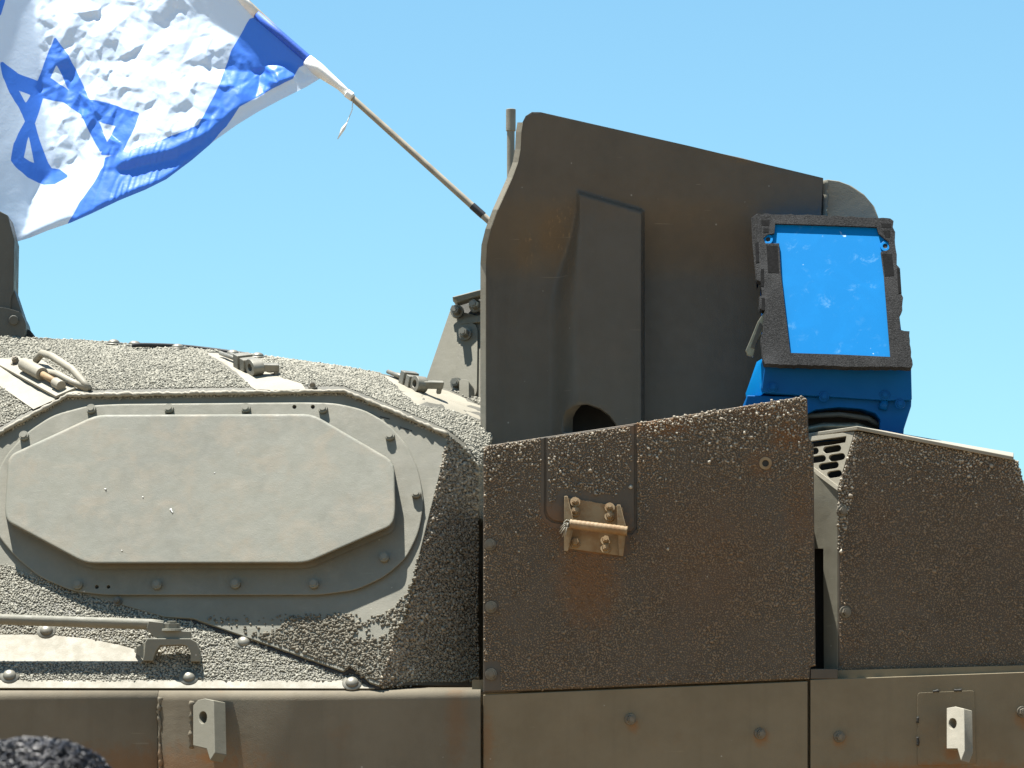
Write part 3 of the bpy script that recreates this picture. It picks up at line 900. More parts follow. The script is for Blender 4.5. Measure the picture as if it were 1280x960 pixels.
# --- hinge bracket left of the shield
BR = Plane(onY(570, 440, .86), (-.36, -.86, .36))
brk = plate('hinge_bracket', [(563, 386), (612, 398), (612, 530), (596, 513), (566, 495), (531, 478), (533, 473)], BR, .025, M['paint'], veh, bevel=.002)
plate('lap_plate', rounded([(572, 402), (597, 403), (596, 492), (588, 500), (568, 494)], [3, 12, 8, 6, 3]), BR.off(.010), .012, M['paint'], brk, bevel=.002)
capo = [onY(u, v, .838) for u, v in ((565, 371), (599, 362), (612, 360), (612, 368), (600, 369), (572, 378), (569, 375))]
mesh_obj('bracket_cap', *prism_geo([capo], Vector((0, .08, 0))), M['paint'], brk, bevel=.003)
plate('cap_web', [(568, 377), (612, 365), (612, 401), (597, 401), (572, 404)], BR.off(-.02), .02, M['mount'], brk, bevel=.001)
plate('cap_flange', [(580, 398), (612, 391), (612, 401), (575, 405)], BR.off(.012), .012, M['paint'], brk, bevel=.0015)
B_LONG = bolt_mesh('bolt', .0125, .030, washer=True)
for (u, v) in ((572, 390), (595, 383), (582, 418), (572, 481)):
    bolt(BR.at(u, v, .012), (-.25, -1, .12), B_LONG, M['bolt'], brk)
plate('bracket_ear', rounded([(574, 474), (586, 474), (586, 508), (578, 503), (574, 500)], [4, 5, 0, 0, 0]), BR.off(.05), .05, M['paint'], brk, bevel=.0015)

# --- tall blast shield
SY = .50
so_l = [(606.7, 602), (606.7, 560), (606.7, 330), (608, 306), (613, 286), (622, 262), (640, 222), (647, 203), (650, 186), (651, 165), (653, 153), (657, 145), (665, 140), (676, 140.2), (860, 182), (1029, 222.5), (1029, 420), (1012, 600)]
def shield_off(u, v):
    """relief towards the viewer, metres"""
    u = np.asarray(u, float); v = np.asarray(v, float)
    ss = lambda a, b, x: (lambda t: t * t * (3 - 2 * t))(np.clip((x - a) / (b - a), 0, 1))
    h = .060 * (np.clip(290 - v, 0, 400) / 150)                      # the upper part leans forward
    h = np.where(v < 290, .03 * ((np.clip(290 - v, 0, 60)) / 60) ** 2 * .5 + .00045 * np.clip(290 - v - 30, 0, 400), 0)
    h += .022 * ss(650, 602, u)                                      # left margin curls forward
    h += .012 * ss(900, 1030, u)
    top = 239 + (u - 725) * .29
    lw = 5 + 36 * ss(248, 400, v)
    box = ss(725 - lw, 725, u) * ss(806, 801, u) * ss(top - 1, top + 5, v)
    h = .062 * ss(352, 236, v) + .0002 * np.clip(238 - v, 0, 200) + .022 * ss(650, 602, u) + .012 * ss(900, 1030, u)
    return h * (1 - box) + np.maximum(h, .078) * box
pts = [tuple(p) for p in so_l]
nO = len(pts)
arch = [(704, 540), (704, 521), (708, 513), (718, 507), (734, 505), (750, 510), (762, 519), (770, 530), (772, 540)]
edges = [(i, (i + 1) % nO) for i in range(nO)]
k0 = len(pts); pts += arch
edges += [(k0 + i, k0 + (i + 1) % len(arch)) for i in range(len(arch))]
gu, gv = np.meshgrid(np.arange(606, 1030, 6.0), np.arange(146, 600, 6.0))
gu = gu.ravel(); gv = gv.ravel()
ex_u, ex_v = np.meshgrid(np.r_[686:730:3.0, 799:808.5:1.2], np.arange(232, 545, 4.0))
gu = np.r_[gu, ex_u.ravel()]; gv = np.r_[gv, ex_v.ravel()]
ex_u, ex_v = np.meshgrid(np.arange(720, 808, 4.0), np.arange(-4, 9, 2.0))
gu = np.r_[gu, ex_u.ravel()]; gv = np.r_[gv, (239 + (ex_u.ravel() - 725) * .29 + ex_v.ravel())]
m_ = (poly_sdf(gu, gv, so_l) < -2.5) & (poly_sdf(gu, gv, arch) > 2)
pts += list(zip(gu[m_].tolist(), gv[m_].tolist()))
res = delaunay_2d_cdt([Vector(p) for p in pts], edges, [], 1, 1e-4)
cu = np.array([p[0] for p in res[0]]); cv = np.array([p[1] for p in res[0]])
off = shield_off(cu, cv)
sv = [onY(a, b, SY - o) for a, b, o in zip(cu, cv, off)]
cen = [(sum(cu[i] for i in f) / 3, sum(cv[i] for i in f) / 3) for f in res[2]]
ina = inpoly(np.array([c[0] for c in cen]), np.array([c[1] for c in cen]), arch)
sf = [list(f) for f, b in zip(res[2], ina) if not b]
shield = mesh_obj('blast_shield', sv, sf, M['shield'], veh, smooth=True, fix=False)
bmx = bmesh.new(); bmx.from_mesh(shield.data); bmesh.ops.recalc_face_normals(bmx, faces=bmx.faces)
if sum(f.normal.y for f in bmx.faces) > 0: bmesh.ops.reverse_faces(bmx, faces=bmx.faces)
loose = [v for v in bmx.verts if not v.link_faces]; bmesh.ops.delete(bmx, geom=loose, context='VERTS')
bmx.to_mesh(shield.data); bmx.free()
for p in shield.data.polygons: p.use_smooth = True
md = shield.modifiers.new('thick', 'SOLIDIFY'); md.thickness = .032; md.offset = -1; md.material_offset_rim = 0
md = shield.modifiers.new('bevel', 'BEVEL'); md.width = .004; md.segments = 2; md.limit_method = 'ANGLE'; md.angle_limit = math.radians(50)
edge_uv = [q for q in so_l if q[0] < 657][:13]
ea = [onY(u - 6.2, v, SY + .010 - float(shield_off(u, v))) for u, v in edge_uv]
eb = [onY(u + .8, v, SY - .0012 - float(shield_off(u + .8, v))) for u, v in edge_uv]
ec = [p + Vector((0, .030, 0)) for p in ea]
nn_ = len(ea)
mesh_obj('sunlit_edge_strip', ea + eb + ec, [[i, i + 1, nn_ + i + 1, nn_ + i] for i in range(nn_ - 1)] + [[i, i + 1, 2 * nn_ + i + 1, 2 * nn_ + i] for i in range(nn_ - 1)], M['pale'], shield)  # paler than the shield to paint sunlight on its left edge
plate('arch_shade_sheet', [(680, 495), (790, 495), (790, 580), (680, 580)], YP(SY + .06), .01, M['dark'], shield, bevel=0)  # dark sheet paints the shadow inside the arch
bead('shield_chip', [onY(771, 168, SY - .07), onY(775, 171, SY - .07)], .003, M['pale'], shield, .5)
WG = Plane(onY(1034, 240, SY - .01), (-.22, -.96, .02))
plate('side_wing', [(1033, 224), (1048, 226), (1064, 232), (1080, 243), (1091, 256), (1097, 272), (1099, 300), (1099, 420), (1033, 420)], WG, .03, M['paint'], shield, bevel=.003)
bead('weld_bead', [onY(1030.5, 225, SY - .03), onY(1031.5, 240, SY - .03), onY(1030.5, 268, SY - .03), onY(1031, 330, SY - .03)], .0075, M['paint'], shield, .4)
# roof strip between the panel and the shield
mesh_obj('sponson_roof', *prism_geo([[onY(604, 640, .03), onY(1012, 620, .03), onY(1012, 620, .03) + Vector((0, .6, 0)), onY(604, 640, .03) + Vector((0, .6, 0))]], (0, 0, -.03)), M['pale'], veh)

# --- right hand vent box
RY = .05
box_outl = [(1047.5, 612), (1069, 541), (1262, 573.5), (1272, 578), (1284, 618), (1302, 700), (1310, 838), (1047.5, 847)]
rpan = plate('vent_box', box_outl, YP(RY), .02, M['coat'], veh, bevel=.003)
grit('grit_coating', rpan, .0043, .0020, M['grit_right'], rpan, excl=[circle(1053, 640, 9), circle(1056, 764, 9), [(1040, 600), (1051, 612), (1050, 850), (1040, 850)]], bald=0)
grit('sparkle_grit', rpan, .0052, .0025, M['grit_sparkle'], rpan, raise_=.75, sig=.28, falloff=edge_fall([(1047, 612), (1069, 541), (1262, 573), (1300, 690)], 16, .75))
grit('sparkle_grit', rpan, .0052, .0025, M['grit_sparkle'], rpan, keep=[[(1046, 613), (1069, 541), (1073, 560), (1062, 640), (1052, 690), (1047, 690)]], raise_=.75, sig=.28, falloff=lambda u, v: .5 + 0 * u)
for (u, v) in ((1052.5, 639), (1056.5, 765)):
    bolt(onY(u, v, RY), (.2, -1, -.02), B_BIG, M['bolt_dark'], rpan)
RT = plane3(onY(1047.5, 612, RY), onY(1019, 590, RY + .062), onY(1019, 850, RY + .062))
mesh_obj('return_plate', *prism_geo([[RT.at(*p) for p in ((1047, 612), (1019, 590), (1000, 576), (1000, 686), (1029, 686), (1029.5, 836), (1013, 836), (1013, 850), (1047, 848))]], Vector((.02, .02, 0)) * .3), M['paint'], rpan, bevel=.001)
LV = plane3(onY(1047.5, 611, RY), onY(1069, 539, RY), onY(1016, 589, RY + .075))
slots = [capsule((1033, 562.5), (1047, 560.3), 4.3), capsule((1040, 572.5), (1052, 570.6), 4.3), capsule((1008, 576), (1028, 573.0), 4.3), capsule((1027.5, 583.6), (1044, 581), 4.3), capsule((1038, 593.4), (1048, 591.8), 4.3), capsule((1005, 566), (1019, 563.6), 4.3),
         [(1002, 553), (1058, 545), (1056.5, 553), (1040, 556), (1012, 559.5), (1002, 560)]]
plate('louvre_plate', [(1046.5, 611.5), (1068, 539.5), (1060.5, 540), (990, 548), (990, 568), (1017, 589.5)], LV, .006, M['pale'], rpan, bevel=.0008, holes=[s for s in slots] )
plate('louvre_lip', [(1046.5, 613.5), (1047.5, 607.5), (1017, 584), (1000, 572), (1000, 578), (1017, 591)], LV.off(.004), .006, M['pale'], rpan, bevel=.001)
lid = [onY(1071, 532.5, RY - .012), onY(1267, 570.5, RY - .012), onY(1267, 566, RY + .5), onY(985, 540, RY + .5), onY(985, 545, RY + .19)]
mesh_obj('vent_lid', *prism_geo([lid], (0, 0, -.010)), M['pale'], rpan, bevel=.002)
mesh_obj('box_shelf', *prism_geo([[onY(1013, 836, .004), onY(1047, 836, .004), onY(1047, 836, .004) + Vector((0, .08, 0)), onY(1013, 836, .004) + Vector((0, .08, 0))]], (0, 0, -.025)), M['coat'], rpan, bevel=.002)
plate('vent_shade_sheet', [(985, 556), (1064, 549), (1200, 575), (1200, 850), (985, 850)], YP(RY + .13), .02, M['dark'], rpan, bevel=0)  # dark sheet paints the unlit interior behind the louvre
# box side on the far right
q = [onY(1268, 576, RY + .003), onY(1283, 616, RY + .003), onY(1301, 700, RY + .003), onY(1309, 838, RY + .003)]
mb = MB()
mb.add(q + [p + Vector((0, .6, 0)) for p in q], [[0, 1, 5, 4], [1, 2, 6, 5], [2, 3, 7, 6]]); mb.build('box_side', M['coat'], rpan, fix=False)

# --- hull mass behind and running gear below
zf = onY(0, 1320, 0).z
mb = MB()
mb.box((0.35, 1.60, (zf + 2.02) / 2 - .1), (3.2, 0, 0), (0, 1.45, 0), (0, 0, (2.02 - zf) / 2 + .10)); mb.build('hull', M['fender'], veh)
mb = MB(); mb.box((-.55, 1.55, 2.36), (1.25, 0, 0), (0, .75, 0), (0, 0, .37)); mb.build('turret_core', M['fender'], veh)
mb = MB(); mb.box((1.0, 1.2, 2.27), (.75, 0, 0), (0, .9, 0), (0, 0, .28)); mb.build('hull_superstructure', M['fender'], veh)
for k in range(6):
    x = -2.4 + k * 1.05
    wv, wf = tube_geo([(x, .14, .46), (x, .36, .46)], .36, 28)
    wh = mesh_obj('road_wheel', wv, wf, M['track'], veh, bevel=.02)
    mesh_obj('wheel_hub', *tube_geo([(x, .08, .46), (x, .15, .46)], .13, 18), M['skirt'], wh, bevel=.01)
loop = []
for k in range(17): a = math.pi / 2 + math.pi * k / 16; loop.append((-2.7 + .44 * math.cos(a), .46 + .44 * math.sin(a)))
for k in range(17): a = -math.pi / 2 + math.pi * k / 16; loop.append((3.1 + .44 * math.cos(a), .46 + .44 * math.sin(a)))
inn = [(x, .46 + (z - .46) * .9) for x, z in loop]
mb = MB(); mb.prism([[Vector((x, .05, z)) for x, z in loop], [Vector((x, .05, z)) for x, z in inn]], (0, .45, 0)); mb.build('track', M['track'], veh)

# ================================================================== BLUE SIGHT UNIT
m, t, bs = new_mat('blue_window')
tc = nn(t, 'ShaderNodeTexCoord'); co = tc.outputs['Object']
c = mix(t, maprange(t, noise_tex(t, co, 9, 4, .6, .8), .45, .75, 0, .5), (.0, .150, .40), (.002, .175, .46))
wx = math_node(t, 'MULTIPLY', maprange(t, noise_tex(t, co, 26, 6, .72, .5), .55, .72), maprange(t, noise_tex(t, co, 8, 3, .6), .42, .62))
c = mix(t, math_node(t, 'MULTIPLY', wx, .36), c, (.20, .40, .58))
dots = math_node(t, 'MULTIPLY', maprange(t, noise_tex(t, co, 60, 2, .5), .70, .78), maprange(t, noise_tex(t, co, 11, 2), .55, .65))
c = mix(t, dots, c, (.42, .56, .66))
t.links.new(c, bs.inputs['Base Color']); bs.inputs['Roughness'].default_value = .42; bs.inputs['Specular IOR Level'].default_value = .12
M['bluewin'] = m
M['blue'] = paint('blue_housing', (.0008, .085, .27), (.0008, .072, .235), rough=.5, streak=.05, grain=.1, spec=.12, marks=.1, scratch=.1)
m, t, bs = new_mat('black_foam')
tc = nn(t, 'ShaderNodeTexCoord'); co = tc.outputs['Object']
c = mix(t, maprange(t, noise_tex(t, co, 240, 3, .7), .35, .68), (.014, .0142, .0142), (.038, .038, .038))
c = mix(t, maprange(t, noise_tex(t, co, 9, 5), .45, .75, 0, .5), c, (.066, .066, .066))
t.links.new(c, bs.inputs['Base Color']); bs.inputs['Roughness'].default_value = .95; bs.inputs['Specular IOR Level'].default_value = .15
b = nn(t, 'ShaderNodeBump'); b.inputs['Strength'].default_value = .9; b.inputs['Distance'].default_value = .003
t.links.new(noise_tex(t, co, 330, 3, .7), b.inputs['Height']); t.links.new(b.outputs[0], bs.inputs['Normal'])
M['foam'] = m
M['foam_dark'] = plain('black_patch', (.012, .012, .012), .95, 0, .4, .8, 120, .1)

tS = math.radians(21)
SP = Plane(onY(1045, 365, .235), (-.10 * math.cos(tS), -math.cos(tS), math.sin(tS)))
sbase = onY(1040, 545, .30); sbase.z = 2.5
sight = empty('sight_unit', sbase, 'bright blue box with ragged black foam frame standing on the roof beside the shield', 'sight unit')
foam_o = [(946, 267), (1020, 269), (1113, 273), (1117, 276), (1116, 284), (1119, 290), (1119, 306), (1121, 318), (1121, 331), (1124, 334), (1124, 350), (1127, 368), (1129, 372), (1128, 388), (1124, 396), (1125, 412), (1137, 414), (1139, 440), (1141, 456), (1140, 459), (1050, 458), (956, 455), (953, 440), (951, 425), (954, 410), (956, 388), (950, 386), (949, 371), (953, 369), (951, 352), (946, 350), (945, 330), (948, 328), (946, 300)]
_f = []
for i in range(len(foam_o)):
    a = Vector(foam_o[i]); b = Vector(foam_o[(i + 1) % len(foam_o)]); k = max(1, int((b - a).length / 5))
    for q in range(k):
        p = a.lerp(b, q / k)
        _f.append((p.x + (random.uniform(-.9, .9) if q else 0), p.y + (random.uniform(-.7, .7) if q else 0)))
foam_o = _f
win = [(969, 279.5), (1030, 281.5), (1096, 284), (1098, 292), (1104, 297), (1111, 303), (1112, 312), (1101, 315), (1105, 345), (1113, 446), (1050, 443), (988, 441), (976, 340), (974, 304), (957, 304), (954, 298), (960, 293), (968, 292)]
bv, bf = prism_geo([[SP.at(*p, .012) for p in foam_o], [SP.at(*p, .012) for p in win]], Vector((0, .040, -.004)))
foam = mesh_obj('foam_frame', bv, bf, M['foam'], sight, bevel=.0025)
plate('window', [(952, 271), (1112, 277), (1124, 452), (962, 449), (955, 330)], SP.off(.003), .02, M['bluewin'], sight, bevel=.001)
for (u, v) in ((960, 299), (1106.5, 307.5)):
    e_ = plate('ear', circle(u, v, 6.3, 16), SP.off(.008), .006, M['bluewin'], sight, bevel=.001, holes=[circle(u, v, 3.0, 12)])
    plate('ear_hole', circle(u, v, 3.2, 12), SP.off(.005), .002, M['dark'], e_, bevel=0)
for pz in ([(958, 306), (972, 307), (974, 342), (960, 341)], [(1102.5, 317), (1115, 317), (1118, 345), (1106, 346)], [(951, 275), (962, 275), (962, 282), (952, 282)], [(1101, 279), (1114, 279.5), (1114, 285), (1102, 284.5)], [(954, 285), (961, 285), (961, 291), (954, 291)], [(1103, 288), (1113, 288), (1113, 297), (1107, 297)]):
    plate('foam_patch', pz, SP.off(.0125), .004, M['foam_dark'], foam, bevel=.001)
for pz in ([(944, 303), (948, 302), (949, 328), (945, 329)], [(951, 336), (955, 336), (955, 358), (951, 358)], [(952, 372), (956, 372), (956, 388), (952, 388)], [(1121, 334), (1125, 335), (1127, 366), (1123, 367)]):
    plate('foam_patch', pz, SP.off(.013), .02, M['foam_dark'], foam, bevel=.001)
# side slab of foam on the left
plate('foam_side', [(939, 272), (947, 266), (949, 340), (945, 352), (943, 330), (940, 300)], SP.off(-.010), .05, M['foam'], foam, bevel=.002)
# rear shell and lower housing
mesh_obj('rear_shell', *prism_geo([[SP.at(*p, -.03) for p in ((952, 274), (1110, 279), (1132, 455), (958, 450))]], Vector((0, .16, -.02))), M['blue'], sight, bevel=.004)
HF = YP(.215)
h1 = [(957, 448), (1139, 458), (1140, 500), (1110, 501), (957, 491), (952, 486)]
mesh_obj('housing', *prism_geo([[onY(u, v, .215) for u, v in h1]], (0, .20, 0)), M['blue'], sight, bevel=.003)
sidep = [onY(956, 446, .22), onY(957, 490, .222), onY(934, 506, .34), onY(932, 492, .34), onY(946, 452, .34)]
mesh_obj('housing_side', *prism_geo([sidep], (.01, .05, 0)), M['bluewin'], sight, bevel=.002)
mesh_obj('lower_housing', *prism_geo([[onY(u, v, .235) for u, v in ((934, 494), (1139.5, 499), (1139, 508), (1130, 536), (1128, 560), (930, 560), (931, 505))],
                                     [onY(u, v, .235) for u, v in ((1000, 549), (1004, 520), (1020, 512), (1048, 509), (1076, 511), (1094, 517), (1100, 524), (1100, 549))]], (0, .20, 0)), M['blue'], sight, bevel=.003)
mesh_obj('recess', *prism_geo([[onY(u, v, .30) for u, v in ((990, 500), (1108, 500), (1108, 556), (990, 556))]], (0, .01, 0)), M['dark'], sight)
mesh_obj('lens_hood', *tube_geo([onY(990, 526, .27), onY(1010, 520, .26), onY(1050, 518, .255), onY(1085, 523, .26), onY(1105, 536, .27)], .007, 10), M['mount'], sight, smooth=True)
mesh_obj('base_ring', *tube_geo([onY(985, 542, .27), onY(1030, 533, .25), (onY(1070, 533, .25)), onY(1110, 545, .27)], .010, 10), M['steel'], sight, smooth=True)
bolt(onY(1106, 494, .215), (0, -1, 0), B_BLUE, M['blue'], sight)
mesh_obj('boss', *tube_geo([onY(1106, 500, .228), onY(1103, 512, .228)], .011, 12), M['blue'], sight, smooth=True)
for (u, v) in ((966, 484), (1030, 496), (1125, 505)):
    bolt(onY(u, v, .214), (0, -1, 0), B_BLUE, M['blue'], sight)
# metal latch on the left
la = [(955, 390), (958, 396), (956, 408), (945, 432), (942, 446), (934, 444), (932, 438), (938, 424), (947, 402)]
mesh_obj('latch', *prism_geo([[onY(u, v, .225) for u, v in la]], (0, .02, 0)), M['steel'], sight, bevel=.002)
mesh_obj('latch_arm', *prism_geo([[onY(u, v, .222) for u, v in ((950, 402), (954, 406), (943, 436), (938, 434))]], (0, .01, 0)), M['mount'], sight, bevel=.001)
# pedestal down to the roof
mesh_obj('pedestal', *tube_geo([sbase + Vector((0, 0, -.02)), sbase + Vector((0, 0, .13))], .13, 24), M['mount'], sight, bevel=.004)

# ================================================================== ANTENNA TUBE behind the shield
ab = onY(638.5, 300, .75)
ant = empty('antenna_tube', (ab.x, ab.y, 2.5), 'thin grey upright metal tube just behind the rounded corner of the shield plate', 'antenna tube')
mesh_obj('tube', *tube_geo([Vector((ab.x, ab.y, 2.5)), onY(638.5, 300, .75), onY(638.5, 162, .75)], .0105, 16), M['pale'], ant, bevel=.001)
mesh_obj('sleeve', *tube_geo([onY(638.5, 164, .75), onY(638.6, 136.5, .75)], .0132, 16), M['pale'], ant, bevel=.0015)

# ================================================================== GUN MOUNT at the left edge
gb = onY(-10, 421, .95)
gun = empty('weapon_mount', gb, 'dark upright bracket with a round pivot bolt on the turret roof', 'weapon mount')
mesh_obj('upright', *prism_geo([rounded([onY(u, v, .95) for u, v in ((-60, 258), (-4, 262), (10, 269), (18, 300), (17, 362), (14, 372), (-60, 372))], 0)], (0, .12, 0)) if False else prism_geo([[onY(u, v, .95) for u, v in ((-60, 258), (-4, 262), (10, 269), (18, 300), (17, 362), (14, 372), (12, 396), (-60, 396))]], (0, .12, 0)), M['mount'], gun, bevel=.004)
mesh_obj('side_cheek', *prism_geo([[onY(u, v, .96) for u, v in ((8, 350), (17, 360), (25, 384), (31, 402), (30, 412), (8, 412))]], (0, .10, 0)), M['mount'], gun, bevel=.003)
ft = mesh_obj('foot', *prism_geo([[onY(u, v, .93) for u, v in rounded([(-60, 384), (4, 384), (26, 390), (33, 404), (31, 421), (-60, 426)], [0, 5, 6, 6, 3, 0])]], (0, .12, 0)), M['mount'], gun, bevel=.003)
mesh_obj('pivot_bolt', *tube_geo([onY(17, 400, .94), onY(17, 400, .917)], .013, 18), M['mount'], gun, bevel=.003)
mesh_obj('lower_ring', *prism_geo([[onY(u, v, .97) for u, v in ((-60, 408), (30, 409), (38, 413), (44, 422), (44, 430), (-60, 430))]], (0, .10, 0)), M['rubber_gap_shade'], gun, bevel=.004)

# ================================================================== FLAG
FD = .80                                  # the flag flies behind the shield
fb = onY(640, 300, .36 + FD)
_onY = onY
def onYf(u, v, y): return _onY(u, v, y + FD)
flag = empty('flag', (fb.x, fb.y, 2.5), 'white flag with blue stripes and blue six pointed star flying from a slanted pole', 'flag')
pole = [onYf(660, 318, .34), onYf(612, 277, .36), onYf(500, 176, .40), onYf(420, 104, .43), onYf(384, 73, .44), onYf(300, -6, .47), onYf(210, -92, .50)]
mesh_obj('pole', *tube_geo([Vector((fb.x + .02, .335 + FD, 2.5))] + pole, [.010, .0098, .0096, .0092, .0086, .0082, .008, .008], 14), M['wood'], flag, smooth=True)
mesh_obj('tape_band', *tube_geo([onYf(604, 269.5, .363), onYf(590, 257, .367)], .0108, 14), M['tape'], flag, bevel=.001)
mesh_obj('hoist_sleeve', *tube_geo([onYf(441, 123, .4235), onYf(425, 108, .43), onYf(412, 98, .432), onYf(398, 87, .436), onYf(384, 75, .44)], [.0105, .0112, .015, .0195, .017], 14), M['white'], flag, smooth=True)
mesh_obj('cord_knot', *tube_geo([onYf(440, 121, .42), onYf(433, 116, .42)], .0125, 12), M['white'], flag, bevel=.002)
st = [onYf(441, 126, .418), onYf(440, 138, .415), onYf(435, 150, .415), onYf(431, 158, .415)]
mesh_obj('cord', *tube_geo(st, .0014, 6), M['white'], flag, smooth=True)
mesh_obj('cord_tag', *tube_geo([onYf(434, 153, .415), onYf(429, 161, .414), onYf(422, 174, .414)], [.0015, .006, .001], 6), M['white'], flag, smooth=True)

# cloth: relief integrated from slopes, so that light and shade come from its folds
U0, V0, U1, V1 = -70, -70, 410, 330
GU, GV = np.meshgrid(np.arange(U0, U1 + 1, 1.0), np.arange(V0, V1 + 1, 1.0))
def blur(a, n):
    for _ in range(3):
        for ax in (0, 1):
            pad = [(0, 0), (0, 0)]; pad[ax] = (n, n)
            p = np.pad(a, pad, mode='edge'); cs = np.cumsum(p, axis=ax); z = np.zeros_like(np.take(cs, [0], axis=ax)); cs = np.concatenate([z, cs], axis=ax)
            k = 2 * n + 1
            a = (np.take(cs, range(k, cs.shape[ax]), axis=ax) - np.take(cs, range(0, cs.shape[ax] - k), axis=ax)) / k
    return a
GZ = np.full(GU.shape, .50); GX = np.full(GU.shape, .0)      # wanted slopes: leaning back = lit, turned right = shade
NA = np.ones(GU.shape)                                       # crumple amount
def region(poly, gz, gx, na):
    mk = inpoly(GU, GV, poly)
    GZ[mk] = gz; GX[mk] = gx; NA[mk] = na
region([(-80, -80), (43, -80), (43, 0), (47, 38), (52, 60), (53, 95), (48, 110), (52, 128), (58, 150), (63, 190), (66, 216), (52, 228), (40, 245), (33, 280), (20, 330), (-80, 330)], .10, .75, .05)
region([(214, -80), (232, 0), (240, 14), (250, 18), (262, 22), (272, 35), (292, 50), (300, 62), (312, 72), (318, 88), (340, 82), (358, 82), (372, 86), (400, 96), (300, -80)], -.12, .35, .10)
region([(128, 200), (160, 188), (200, 176), (248, 156), (262, 160), (240, 178), (200, 192), (160, 202), (128, 214)], .70, .0, .3)
region([(145, 214), (150, 203), (172, 196), (215, 186), (258, 166), (272, 152), (300, 134), (320, 122), (350, 106), (366, 98), (370, 103), (330, 126), (285, 152), (262, 174), (235, 192), (205, 203), (178, 208)], -.45, .2, .1)
region([(150, 216), (178, 207), (215, 200), (250, 184), (262, 180), (235, 205), (205, 228), (160, 244), (120, 262), (90, 275), (125, 215)], .60, .0, .3)
region([(90, 276), (160, 240), (205, 223), (235, 200), (262, 175), (270, 190), (230, 240), (160, 275), (80, 300)], -.6, .1, .1)
region([(66, 216), (128, 196), (128, 212), (88, 272), (30, 296), (34, 280), (42, 245), (54, 228)], .62, -.1, .12)
region([(20, 303), (30, 294), (88, 270), (95, 280), (50, 300), (20, 320)], -.25, .1, .1)
region([(290, 150), (330, 126), (385, 96), (398, 98), (340, 140), (280, 178), (272, 178)], .14, .0, .2)
NA = blur(NA, 2)
# least squares surface for those slopes (conjugate gradient on a 2 px grid)
gx_ = blur(GX, 1)[::2, ::2] * .004; gz_ = -blur(GZ, 1)[::2, ::2] * .004      # per 2 px step; z runs up, rows run down
hN, wN = gx_.shape
def Aop(y):
    o = np.zeros_like(y)
    d = y[:, 1:] - y[:, :-1]; o[:, 1:] += .35 * d; o[:, :-1] -= .35 * d
    d = y[1:] - y[:-1]; o[1:] += d; o[:-1] -= d
    return o + 1e-5 * y
rhs = np.zeros_like(gx_)
d = gx_[:, 1:]; rhs[:, 1:] += .35 * d; rhs[:, :-1] -= .35 * d
d = gz_[1:]; rhs[1:] += d; rhs[:-1] -= d
y = np.zeros_like(rhs); r_ = rhs.copy(); p_ = r_.copy(); rs = (r_ * r_).sum()
for k in range(700):
    Ap = Aop(p_); al = rs / (p_ * Ap).sum(); y += al * p_; r_ -= al * Ap
    rn = (r_ * r_).sum()
    if rn < 1e-16: break
    p_ = r_ + rn / rs * p_; rs = rn
# hang it on the pole: subtract the misfit along the hoist, fading away from it
yy_ = np.repeat(np.repeat(y, 2, 0), 2, 1)[:GU.shape[0], :GU.shape[1]]
Yf = blur(yy_, 1)
hu = np.array([214, 240, 270, 300, 330, 360, 384, 396.]); hv_ = np.interp(hu, [214, 300, 384, 396], [-70, -4, 74, 88])
hy = np.interp(hu, [214, 300, 384, 396], [.497, .47, .44, .435])
mis = hy - Yf[(hv_ - V0).astype(int), (hu - U0).astype(int)]
dist = seg_dist(GU, GV, (214, -82), (396, 88))
Yf = Yf + mis.mean() + (np.interp(GU, hu, mis) - mis.mean()) * np.exp(-dist / 22)
P2 = np.stack([GU.ravel(), GV.ravel()], 1)
